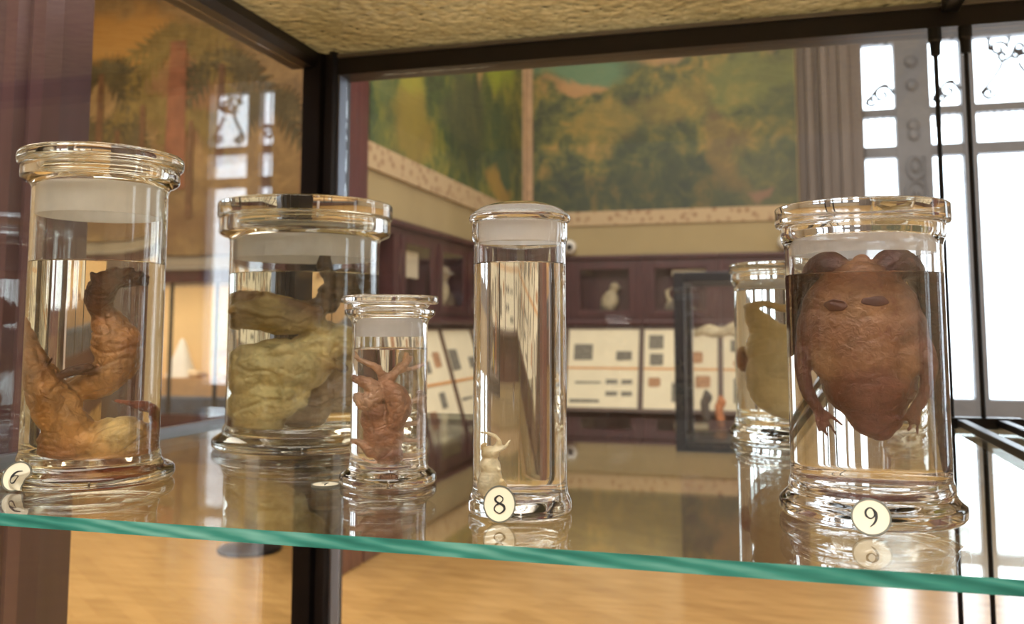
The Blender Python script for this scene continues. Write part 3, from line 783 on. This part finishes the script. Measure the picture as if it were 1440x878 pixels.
# ------------------------------------------------------------------ jars
def jar(cx, cy, R, Rf, Rlip, zlip0, zlip1, lid, zliq, collar, label, glass, liq, lidmat=None, bt=.022, neck=None, foot='round', frost=None):
    """lid = list of (r, z) profile + radii"""
    t = empty('specimen_jar', (cx, cy, SH)); tag(t, label, 'jar', 'specimen jars on the glass shelf')
    w = .0042
    if foot == 'step':
        prof = [(Rf*.80, .003), (Rf*.93, 0), (Rf, .004), (Rf, .015), (R*1.09, .0195), (R*1.03, .024), (R*1.035, .030), (R, .036)]
        rr = [.001, .002, .006, .008, .003, .003, .003, .004]
    else:
        prof = [(Rf*.80, .003), (Rf*.93, 0), (Rf, .003), (Rf, .012), (R*1.03, .018), (R, .027)]
        rr = [.001, .002, .006, .006, .005, .006]
    prof += [(R, zlip0-.008), (Rlip, zlip0-.001), (Rlip, zlip1), (R-w, zlip1), (R-w, bt+.008), (R-w-.01, bt)]
    rr += [.006, .004, .002, .001, .01, .006]
    prof += [(R*.5, bt), (.001, bt+.001), (.001, .004), (Rf*.5, .004)]
    rr += [0, 0, 0, 0]
    pr = rounded(prof, rr, 5, True)
    MB().closed_lathe(pr, 112).build('body', glass, t, smooth=True)
    lp, lr = lid
    MB().lathe(rounded(lp, lr, 5), 112).build('lid', lidmat or glass, t, smooth=True)
    c0, c1 = collar
    MB().closed_lathe([(R-w-.0006, c0), (R-w-.0006, c1), (R-w-.0022, c1), (R-w-.0022, c0)], 96).build('ground_collar', frost or M['frost'], t, smooth=False)
    ri = R-w+.0004
    lq = [(0, bt-.0004), (ri-.0103, bt-.0004), (ri-.004, bt+.002), (ri, bt+.0085), (ri, zliq+.0012), (ri-.002, zliq), (0, zliq)]
    MB().lathe(rounded(lq, [0, .003, .003, .004, .0006, .001, 0], 4), 112).build('preserving_liquid', liq, t, smooth=True)
    return t

def disc_lid(r, z0, z1, plug_r, plug=.012, rr=.005):
    pts = [(0, z0-plug), (plug_r, z0-plug), (plug_r, z0), (r, z0), (r, z1), (0, z1)]
    return pts, [0, .002, 0, rr, rr, 0]

G = {}
# wide jar, left middle
J = {}
J['six'] = (-.776, .938, .0763)
jar(-.776, .938, .0763, .0950, .0895, .356, .3695, disc_lid(.0940, .3702, .3885, .068, .012, .008), .2555, (.312, .350), 'tall jar with a brown clawed limb, at the left end of the shelf', M['jar_yellow'], M['liquid_warm'], bt=.020, foot='step')
jar(-.688, 1.292, .1135, .1320, .1300, .322, .3445, disc_lid(.1330, .3452, .3690, .104, .012, .004), .2590, (.283, .318), 'wide jar holding a large pale folded specimen, behind the others at left', M['jar_green'], M['liquid_warm'], bt=.020, foot='step')
jar(-.428, 1.013, .0442, .0560, .0530, .1955, .2005, ([(0, .188), (.037, .188), (.037, .2012), (.044, .2016), (.047, .2065), (.0567, .2068), (.0567, .2165), (0, .2170)], [0, .002, .001, .002, .001, .003, .004, 0]), .1540, (.169, .193), 'small jar with a reddish creature, in front of the wide jar', M['jar'], M['liquid'], bt=.018)
jar(-.238, .894, .0464, .0510, .0482, .270, .2838, ([(0, .272), (.040, .272), (.0405, .2842), (.049, .2842), (.0515, .2875), (.0505, .2915), (.042, .2985), (.026, .3040), (.010, .3060), (0, .3062)], [0, .002, .001, .002, .003, .003, .006, .006, .003, 0]), .2420, (.264, .283), 'tall narrow jar with a domed lid holding one tiny pale animal', M['jar'], M['liquid'], bt=.012, frost=M['frost'])
jar(.092, .965, .0733, .0850, .0770, .268, .2785, disc_lid(.0818, .2792, .2985, .066, .012, .003), .2300, (.250, .267), 'jar filled by a big brown frog, at the right end of the shelf', M['jar'], M['liquid_brown'], bt=.024, foot='step', frost=M['frost_thin'])
jar(.032, 1.575, .0844, .0950, .0885, .256, .2668, disc_lid(.0910, .2675, .2830, .076, .012, .004), .2380, (.243, .256), 'far jar with a pale rounded specimen, standing behind the frog jar', M['jar_green'], M['liquid'], bt=.026, foot='step', frost=M['frost_thin'])

# ------------------------------------------------------------------ specimens
def frame_of(cx, cy): return -math.atan2(cx, cy)
def px(cx0, s, y0, h0, dh):
    """local (x, depth, z) from a sketch position: x about the jar axis, y down from the lid"""
    return lambda x, y, d=0.0: ((x-cx0)*s, d, h0-(y-y0)*dh)
# 6: clawed limb
A = px(128, .000644, 213, .3935, .000853)
k = .00075
DK = srgb(78, 42, 30)[:3]; BR = srgb(148, 94, 52)[:3]; TN = srgb(192, 142, 82)[:3]; RD = srgb(140, 68, 48)[:3]; YL = srgb(228, 198, 132)[:3]
prims = [
 ('t', [A(188, 402, -.004), A(168, 398, -.008), A(146, 400, -.012), A(134, 414, -.012), A(132, 432, -.008), A(136, 448, -.002)], [10*k, 15*k, 19*k, 20*k, 18*k, 15*k], DK, DK),
 ('t', [A(196, 394, -.006), A(184, 392, -.012), A(172, 400, -.014)], [4*k, 7*k, 9*k], DK), ('t', [A(120, 392, -.016), A(126, 400, -.018), A(134, 412, -.016)], [4*k, 8*k, 10*k], DK),
 ('t', [A(150, 390, -.02), A(154, 384, -.022)], [7*k, 3*k], DK), ('t', [A(166, 388, -.018), A(176, 384, -.02)], [7*k, 3*k], DK), ('t', [A(134, 394, -.022), A(137, 388, -.024)], [6*k, 3*k], DK),
 ('t', [A(136, 446, -.002), A(148, 466, -.002), A(156, 488, -.006), A(160, 508, -.008), A(150, 528, -.008), A(128, 544, -.002), A(100, 552, .006)], [15*k, 24*k, 31*k, 28*k, 26*k, 24*k, 18*k], BR, TN),
 ('e', A(166, 492, -.010), (.016, .016, .026), BR, .2),
 ('t', [A(36, 455, .012), A(42, 490, .006), A(52, 526, -.006), A(66, 556, -.014), A(88, 588, -.014), A(108, 612, -.010)], [8*k, 17*k, 26*k, 30*k, 30*k, 30*k], BR, TN),
 ('e', A(146, 624, -.010), (.046, .030, .024), TN, .10), ('e', A(104, 622, -.006), (.030, .028, .026), RD), ('e', A(166, 612, -.018), (.030, .024, .022), YL),
 ('e', A(196, 626, -.002), (.028, .026, .024), BR), ('e', A(152, 644, -.006), (.046, .030, .013), RD), ('e', A(84, 572, -.012), (.022, .022, .024), TN),
 ('t', [A(160, 565, -.024), A(188, 571, -.020), A(214, 580, -.008), A(218, 604, 0)], [3*k, 6*k, 12*k, 12*k], RD),
 ('t', [A(84, 530, -.022), A(100, 524, -.026), A(120, 522, -.022), A(136, 524, -.016)], [6*k, 9*k, 9*k, 6*k], DK),
 ('t', [A(66, 512, -.022), A(70, 504, -.026), A(72, 499, -.028)], [3*k, 1.6*k, 1.2*k], DK),
]
o = organic('clawed_limb', prims, .0017, mat_flesh('tanned_skin', .4, 34, .5, .8, 90), None, (56, .0023), 3, (300, .0007))
o.location = (-.776, .938, SH); o.rotation_euler = (0, 0, frame_of(-.776, .938))
tag(o, 'brown dissected limb curled in an S inside the tall left jar', 'specimen')
# wide jar: folded pale mass
A = px(424, .000828, 290, .3679, .001093)
CRM = srgb(232, 212, 148)[:3]; OLV = srgb(196, 174, 114)[:3]; GRY = srgb(150, 130, 118)[:3]; DBR = srgb(72, 52, 38)[:3]; PALE = srgb(244, 228, 170)[:3]; BRN = srgb(116, 84, 52)[:3]
prims = [
 ('e', A(372, 446, -.026), (.072, .046, .029), OLV, .14), ('e', A(330, 442, -.012), (.030, .045, .031), OLV), ('e', A(430, 460, -.016), (.040, .036, .016), OLV, .38),
 ('t', [A(318, 420, -.03), A(360, 424, -.045), A(404, 432, -.05), A(440, 442, -.046)], [.007, .009, .009, .008], BRN, BRN),
 ('e', A(394, 516, -.036), (.062, .046, .040), PALE, .05), ('e', A(346, 524, -.022), (.036, .045, .044), CRM), ('e', A(376, 560, -.034), (.052, .042, .036), PALE, -.3),
 ('e', A(338, 572, -.014), (.024, .040, .030), CRM, .6), ('e', A(366, 596, -.018), (.028, .030, .018), BRN), ('e', A(330, 590, -.006), (.018, .03, .022), BRN),
 ('e', A(436, 500, -.024), (.040, .036, .030), CRM, -.3), ('e', A(474, 488, -.014), (.034, .034, .030), CRM, .2),
 ('e', A(470, 546, .010), (.040, .030, .040), GRY, -.5), ('e', A(420, 575, .004), (.038, .030, .030), GRY, .2),
 ('t', [A(398, 436, -.04), A(436, 440, -.03), A(462, 424, -.02), A(476, 406, -.012), A(506, 398, 0), A(528, 404, .02)], [.008, .014, .020, .024, .024, .018], DBR, DBR),
 ('t', [A(464, 412, -.015), A(460, 388, -.012), A(458, 370, -.01), A(462, 357, -.008)], [.018, .014, .011, .010], DBR),
 ('t', [A(446, 506, -.054), A(462, 512, -.052), A(482, 518, -.044)], [.009, .010, .006], YL, BRN),
 ('t', [A(352, 500, -.064), A(384, 494, -.076), A(420, 486, -.066), A(454, 482, -.05)], [.004, .0055, .006, .005], PALE),
 ('t', [A(400, 492, -.076), A(424, 502, -.068), A(440, 512, -.06)], [.004, .005, .003], PALE),
 ('t', [A(322, 540, -.045), A(350, 552, -.064), A(388, 556, -.074), A(412, 550, -.07)], [.004, .006, .006, .003], CRM),
]
o = organic('folded_specimen', prims, .0024, mat_flesh('pale_wrinkled_skin', .42, 24, .34, .7, 70), None, (34, .0046), 2, (200, .0009), (170, .0030, (.35, .2, 1)))
o.location = (-.688, 1.292, SH); o.rotation_euler = (0, 0, frame_of(-.688, 1.292))
tag(o, 'large pale yellow folded animal with a dark limb, in the wide jar', 'specimen')
# small jar: reddish creature
A = px(547, .000632, 416, .2168, .000824)
R1 = srgb(164, 112, 80)[:3]; R2 = srgb(130, 80, 60)[:3]; P1 = srgb(222, 182, 150)[:3]; P2 = srgb(214, 184, 156)[:3]
k = .00068
prims = [
 ('e', A(540, 610, -.004), (.0185, .0135, .031), R1), ('e', A(532, 590, -.004), (.0165, .012, .02), R1), ('e', A(548, 640, -.004), (.0125, .012, .018), R2), ('t', [A(552, 640), A(557, 654)], [12*k, 5*k], R1),
 ('t', [A(497, 505), A(514, 512, -.006), A(530, 520, -.008), A(538, 536, -.006), A(540, 560, -.002)], [3*k, 5*k, 6.5*k, 7*k, 8*k], P1, R1),
 ('t', [A(576, 506), A(564, 518, -.006), A(550, 530, -.008), A(543, 546, -.006)], [4*k, 7*k, 8*k, 8*k], P1, R1),
 ('t', [A(594, 514, .008), A(580, 520, .002), A(562, 524, -.006)], [3*k, 4*k, 5*k], P1), ('t', [A(570, 500, 0), A(570, 512, -.004)], [3*k, 5*k], P1), ('t', [A(497, 497, 0), A(503, 508, -.003)], [2.5*k, 4*k], P1), 
 ('t', [A(492, 533), A(505, 536, -.008), A(520, 543, -.012), A(524, 556, -.012), A(512, 566, -.012), A(500, 560, -.006)], [6*k, 9*k, 12*k, 15*k, 16*k, 10*k], R1, P1),
 ('t', [A(545, 545, -.01), A(556, 556, -.012), A(562, 574, -.012), A(554, 594, -.01)], [12*k, 18*k, 19*k, 15*k], R1),
 ('e', A(526, 580, -.008), (.012, .010, .014), R2), ('t', [A(490, 620, .002), A(506, 622, -.006), A(522, 636, -.006)], [4*k, 6*k, 8*k], P1, R1),
 ('t', [A(560, 580), A(580, 566, .008), A(598, 560, .012)], [6*k, 4*k, 2.5*k], P2), ('t', [A(560, 600), A(582, 596, .008), A(600, 588, .010)], [6*k, 4*k, 2.5*k], P2),
 ('t', [A(560, 616), A(580, 622, .008), A(598, 616, .010)], [6*k, 4*k, 2.5*k], P2), ('t', [A(556, 640), A(576, 642, .006), A(596, 640, .010)], [5*k, 4*k, 2.5*k], P2),
 ('t', [A(586, 556, .012), A(590, 590, .012), A(586, 630, .012)], [6*k, 8*k, 5*k], P2),
 ('t', [A(540, 650), A(524, 652, -.004), A(512, 644, 0)], [5*k, 4*k, 2.5*k], P1),
]
o = organic('reddish_creature', prims, .0011, mat_flesh('reddish_skin', .4, 60, .4, .5, 150), None, (150, .0011), 2, (420, .0003))
o.location = (-.428, 1.013, SH); o.rotation_euler = (0, 0, frame_of(-.428, 1.013))
tag(o, 'small reddish creature with raised curled limbs in the small jar', 'specimen')
# tall narrow jar: tiny pale animal near the left wall
A = px(734, .000560, 285, .3054, .000706)
I1 = srgb(250, 236, 198)[:3]; I2 = srgb(236, 208, 152)[:3]
k = .00056
prims = [
 ('e', A(689, 676, -.012), (.0112, .012, .019), I1, .16), ('e', A(690, 654, -.012), (.0096, .010, .012), I1), ('e', A(690, 636, -.012), (.0082, .008, .0075), I2),
 ('t', [A(684, 636, -.012), A(678, 626, -.012), A(684, 622, -.014)], [7*k, 4*k, 3*k], I2),
 ('t', [A(676, 608, -.01), A(690, 609, -.016), A(700, 614, -.018), A(703, 622, -.016), A(697, 632, -.014)], [2*k, 3*k, 4*k, 5*k, 7*k], I1),
 ('t', [A(716, 624, -.012), A(706, 629, -.018), A(694, 634, -.018)], [2.5*k, 4*k, 6*k], I1), ('t', [A(716, 622, -.012), A(720, 618, -.01)], [2*k, 1.5*k], I1),
 ('t', [A(698, 682, -.014), A(706, 672, -.018), A(712, 677, -.016)], [9*k, 6*k, 4*k], I2), ('t', [A(698, 692, -.012), A(710, 694, -.016)], [8*k, 4*k], I2),
 ('t', [A(696, 650, -.016), A(704, 656, -.02)], [6*k, 3*k], I1), ('t', [A(686, 692, -.01), A(694, 700, -.008)], [8*k, 7*k], I2),
]
o = organic('tiny_pale_animal', prims, .0008, mat_flesh('ivory_skin', .4, 80, .22, .3, 200), None, (160, .0005), 3, (500, .0002))
o.location = (-.238, .894, SH); o.rotation_euler = (0, 0, frame_of(-.238, .894))
tag(o, 'tiny cream coloured animal at the bottom of the tall narrow jar', 'animal')
# frog
A = px(1216, .000530, 295, .2957, .000689)
F1 = srgb(148, 106, 78)[:3]; F2 = srgb(116, 70, 58)[:3]; F3 = srgb(78, 50, 46)[:3]; F4 = srgb(166, 126, 92)[:3]; F5 = srgb(98, 54, 48)[:3]
k = .00056
prims = [
 ('e', A(1210, 474, -.012), (.050, .029, .050), F1), ('e', A(1210, 440, -.012), (.044, .028, .038), F4), ('e', A(1219, 534, -.012), (.036, .026, .042), F2), ('e', A(1212, 500, -.016), (.036, .026, .046), F1),
 ('e', A(1226, 578, -.010), (.022, .018, .026), F5), ('e', A(1230, 602, -.008), (.012, .012, .012), F5), ('e', A(1212, 404, -.010), (.030, .022, .022), F1),
 ('e', A(1168, 510, -.018), (.018, .016, .030), F4, -.5), ('e', A(1262, 510, -.018), (.018, .016, .030), F1, .5),
 ('t', [A(1192, 396, 0), A(1160, 378, .016), A(1134, 390, .03), A(1122, 440, .034), A(1120, 500, .03)], [22*k, 30*k, 32*k, 28*k, 18*k], F3, F3),
 ('t', [A(1238, 396, 0), A(1268, 376, .016), A(1296, 390, .03), A(1308, 450, .032), A(1306, 520, .028), A(1304, 600, .02), A(1308, 660, .012)], [22*k, 32*k, 34*k, 30*k, 20*k, 10*k, 6*k], F3, F3),
 ('t', [A(1200, 390, -.004), A(1215, 374, .002)], [18*k, 18*k], F1),
 ('t', [A(1128, 490, -.012), A(1120, 520, -.022), A(1126, 552, -.028), A(1144, 578, -.03)], [14*k, 16*k, 13*k, 9*k], F2, F2),
 ('t', [A(1144, 578, -.03), A(1156, 592, -.032), A(1170, 610, -.032)], [6*k, 4*k, 3*k], F2), ('t', [A(1142, 578, -.03), A(1148, 596, -.034), A(1156, 612, -.034)], [6*k, 4*k, 3*k], F2),
 ('t', [A(1144, 576, -.03), A(1164, 586, -.030), A(1180, 598, -.028)], [6*k, 4*k, 3*k], F2), ('t', [A(1140, 576, -.03), A(1140, 594, -.034), A(1142, 606, -.034)], [6*k, 4*k, 3*k], F2),
 ('t', [A(1296, 490, -.012), A(1306, 516, -.02), A(1298, 550, -.024), A(1282, 574, -.026)], [14*k, 15*k, 12*k, 9*k], F2, F2),
 ('t', [A(1282, 574, -.026), A(1276, 590, -.028), A(1272, 602, -.028)], [6*k, 4*k, 3*k], F2), ('t', [A(1284, 574, -.026), A(1286, 592, -.028), A(1284, 606, -.028)], [6*k, 4*k, 3*k], F2),
 ('t', [A(1280, 572, -.026), A(1268, 584, -.026), A(1260, 590, -.024)], [6*k, 4*k, 3*k], F2),
]
o = organic('preserved_frog', prims, .0017, mat_flesh('frog_skin', .45, 42, .42, .6, 130, srgb(120, 74, 60)), None, (60, .0007), 12, (320, .0003))
o.location = (.092, .965, SH); o.rotation_euler = (0, 0, frame_of(.092, .965))
tag(o, 'large brown frog hanging head down in the right hand jar', 'frog')
spot = mat_simple('dark_skin_patch', srgb(92, 56, 46), .5, 0, .25, 60)
from mathutils.bvhtree import BVHTree
tree = BVHTree.FromPolygons([v.co.copy() for v in o.data.vertices], [tuple(p.vertices) for p in o.data.polygons])
for xs, ys, w, h in ((1175, 435, .0094, .0056), (1233, 430, .0104, .0048)):
    c = A(xs, ys); g = MB(); front = []; back = []
    for ring in range(6):
        row = []; rowb = []
        for q in range(32):
            a = 2*PI*q/32; e = 1+.22*noise.noise(Vector((math.cos(a)*1.3, math.sin(a)*1.3, xs)))
            x = c[0]+w*e*math.cos(a)*(ring+.02)/5; z = c[2]+h*e*math.sin(a)*(ring+.02)/5
            hit = tree.ray_cast(Vector((x, -.2, z)), Vector((0, 1, 0)))[0]
            p = hit if hit is not None else Vector((x, -.03, z))
            row.append(g.bm.verts.new((x, p.y-.0005, z))); rowb.append(g.bm.verts.new((x, p.y+.0006, z)))
        front.append(row); back.append(rowb)
    for q in range(32):
        n2 = (q+1) % 32
        for ring in range(5):
            g.bm.faces.new((front[ring][q], front[ring+1][q], front[ring+1][n2], front[ring][n2]))
            g.bm.faces.new((back[ring][q], back[ring][n2], back[ring+1][n2], back[ring+1][q]))
        g.bm.faces.new((front[5][q], back[5][q], back[5][n2], front[5][n2]))
    g.bm.faces.new(front[0]); g.bm.faces.new(back[0])
    g.build('dark_patch', spot, o, smooth=True)
# far jar: pale rounded specimen
A = px(1112, .000876, 372, .2822, .00115)
Q1 = srgb(222, 204, 156)[:3]; Q2 = srgb(198, 174, 126)[:3]; Q3 = srgb(130, 70, 50)[:3]
prims = [
 ('e', A(1108, 530, -.02), (.055, .03, .066), Q1), ('e', A(1096, 492, -.018), (.042, .026, .04), Q1), ('t', [A(1056, 434, -.006), A(1068, 450, -.01), A(1090, 480, -.014)], [.005, .016, .028], Q2, Q1),
 ('t', [A(1054, 434), A(1078, 430, -.004), A(1112, 438, .004), A(1150, 432, .006)], [.004, .006, .007, .005], Q2), ('e', A(1128, 556, -.012), (.045, .03, .045), Q1),
 ('e', A(1050, 508, .004), (.012, .014, .022), Q3), ('t', [A(1130, 490), A(1150, 470), A(1166, 450)], [.02, .014, .008], Q2),
]
o = organic('pale_rounded_specimen', prims, .0026, mat_flesh('buff_skin', .45, 25, .2, .3, 80), None, (50, .0014), 5, (200, .0005))
o.location = (.032, 1.575, SH); o.rotation_euler = (0, 0, frame_of(.032, 1.575))
tag(o, 'pale buff rounded specimen with a pointed fin in the far jar', 'specimen')

# ------------------------------------------------------------------ number tags
def ribbon(g, pts, wid, mat4, y0, y1, n=8):
    P, W = smooth_path([(p[0], 0, p[1]) for p in pts], wid, n)
    for i in range(len(P)-1):
        a, b = P[i], P[i+1]
        t0 = (P[min(i+1, len(P)-1)]-P[max(i-1, 0)]).normalized(); t1 = (P[min(i+2, len(P)-1)]-P[i]).normalized()
        n0 = Vector((-t0.z, 0, t0.x)); n1 = Vector((-t1.z, 0, t1.x))
        q = [a+n0*W[i]/2, b+n1*W[i+1]/2, b-n1*W[i+1]/2, a-n0*W[i]/2]
        g.prism([(v.x, v.z) for v in q], 'y', y0, y1, mat4)
NUM = {
 '8': [([(.0, .04), (-.17, .14), (-.19, .28), (-.02, .40), (.15, .30), (.14, .15), (0, .04)], [.06, .10, .11, .05, .06, .05, .06]),
       ([(.0, .04), (.2, -.08), (.23, -.27), (.0, -.43), (-.24, -.28), (-.20, -.08), (0, .04)], [.10, .12, .10, .05, .06, .06, .10])],
 '9': [([(.16, .12), (.10, .34), (-.06, .40), (-.21, .26), (-.2, .06), (-.04, -.06), (.1, .0), (.16, .12)], [.07, .05, .05, .09, .09, .05, .05, .07]),
       ([(.08, .36), (.2, .2), (.22, -.02), (.14, -.24), (-.04, -.42)], [.07, .12, .11, .08, .03])],
 '6': [([(-.16, -.12), (-.10, -.34), (.06, -.40), (.21, -.26), (.2, -.06), (.04, .06), (-.1, .0), (-.16, -.12)], [.07, .05, .05, .09, .09, .05, .05, .07]),
       ([(-.08, -.36), (-.2, -.2), (-.22, .02), (-.14, .24), (.06, .42)], [.07, .12, .11, .08, .03])],
 '7': [([(-.2, .3), (-.18, .36), (.0, .34), (.2, .37)], [.05, .10, .10, .04]), ([(.2, .37), (.06, .1), (-.02, -.15), (-.04, -.4)], [.04, .07, .10, .09])],
}
def number_tag(num, loc, rot, rx, rz_, size, label):
    t = empty('number_tag', loc); t.rotation_euler = rot
    tag(t, label, 'number tag', 'oval number tags')
    N = 56
    el = lambda s: [(rx*s*math.cos(2*PI*i/N), rz_*s*math.sin(2*PI*i/N)) for i in range(N)]
    MB().prism(el(.95), 'y', -.0008, .0008).build('card', M['card'], t)
    g = MB(); a, b = el(1.0), el(.91)
    for i in range(N):
        j = (i+1) % N
        g.prism([a[i], a[j], b[j], b[i]], 'y', -.0011, .0011)
    g.build('rim', M['grey_rim'], t)
    g = MB()
    for pts, wid in NUM[num]:
        ribbon(g, [(x*size, z*size) for x, z in pts], [w*size*1.05 for w in wid], None, -.0012, -.0008)
    g.build('numeral', M['ink'], t)
    MB().lathe([(0, -.0012), (.0011, -.0012), (.0011, -.0007), (0, -.0007)], 12).build('pin_hole', M['grey_rim'], t, loc=(0, 0, rz_*.68), rot=(PI/2, 0, 0)).location = (0, -.0002, rz_*.68)
    return t
def V(cx, cy): return -math.atan2(cx, cy)
number_tag('6', (-.800, .853, SH+.0160), (-.30, math.radians(34), V(-.8, .85)-.6), .0150, .0170, .0190, 'oval tag numbered 6 leaning on the foot of the left jar')
number_tag('7', (-.4885, .975, SH+.0013), (-PI/2, 0, V(-.4885, .975)), .0160, .0165, .018, 'oval number tag lying flat on the shelf beside the small jar')
number_tag('8', (-.2430, .8385, SH+.0166), (-.18, 0, V(-.243, .8385)), .0152, .0168, .0190, 'upright oval tag numbered 8 leaning on the tall narrow jar')
number_tag('9', (.0828, .8725, SH+.0155), (-.40, 0, V(.0828, .8725)), .0165, .0160, .0195, 'upright oval tag numbered 9 leaning on the frog jar')

# ------------------------------------------------------------------ light
wld = bpy.data.worlds.new('overcast'); scene.world = wld; wld.use_nodes = True
bg = wld.node_tree.nodes['Background']; bg.inputs['Color'].default_value = (.80, .91, 1.0, 1); bg.inputs['Strength'].default_value = 6.5
def area(name, loc, rot, sx, sy, power, color, portal=False):
    l = bpy.data.lights.new(name, 'AREA'); l.shape = 'RECTANGLE'; l.size = sx; l.size_y = sy; l.energy = power; l.color = color
    o = bpy.data.objects.new(name, l); o.location = loc; o.rotation_euler = rot; link(o)
    if portal: l.cycles.is_portal = True
    return o
for w in (W1, W2):
    area('window_portal', ((w[0]+w[1])/2, RY1+.2, (WZ0+WZ1)/2), (-PI/2, 0, 0), w[1]-w[0], WZ1-WZ0, 1, (1, 1, 1), True)
for a, b in W_ADDED:
    area('window_portal', (RX1+.15, (a+b)/2, 2.06), (PI/2, 0, PI/2), b-a, 3.12, 1, (1, 1, 1), True)
area('unseen_ceiling_fill', (-.8, 5.0, RH-.02), (0, 0, 0), 3.0, 2.4, 80, (1, .96, .86))  # unseen lamp without a fixture, added to light the back hall
area('unseen_ceiling_fill', (.4, -.6, RH-.02), (0, 0, 0), 7.0, 5.6, 960, (1, .985, .93))  # large unseen lamp above the camera, added to brighten the specimens in their jars
area('unseen_ceiling_fill', (-5.3, 4.6, RH-.02), (0, 0, 0), 3.0, 2.6, 170, (1, .93, .78))  # unseen lamp without a fixture, added to light the left hall
area('diorama_light', (-5.9, DY0+.145, DZ1-.17), (math.radians(25), 0, 0), 3.3, .05, 26, (1, .87, .64))

# ------------------------------------------------------------------ camera
cam = bpy.data.cameras.new('camera'); co = bpy.data.objects.new('camera', cam); link(co)
cam.sensor_width = 36; cam.lens = 1296/1440*36; cam.shift_y = -104/1440
cam.clip_start = .01
co.location = (0, 0, 1.20)
co.rotation_euler = (PI/2+math.radians(5.509), 0, math.radians(15.4))
cam.dof.use_dof = True; cam.dof.focus_distance = .95; cam.dof.aperture_fstop = 5.8
scene.camera = co

scene.view_settings.view_transform = 'Standard'; scene.view_settings.look = 'None'
scene.view_settings.exposure = 0; scene.view_settings.gamma = 1; scene.view_settings.use_curve_mapping = False
cy = scene.cycles
cy.max_bounces = 28; cy.transmission_bounces = 26; cy.glossy_bounces = 8; cy.diffuse_bounces = 4; cy.transparent_max_bounces = 40
cy.caustics_refractive = True; cy.caustics_reflective = True; cy.blur_glossy = 0.3
cy.sample_clamp_indirect = 6.0; cy.sample_clamp_direct = 0
cy.use_denoising = True
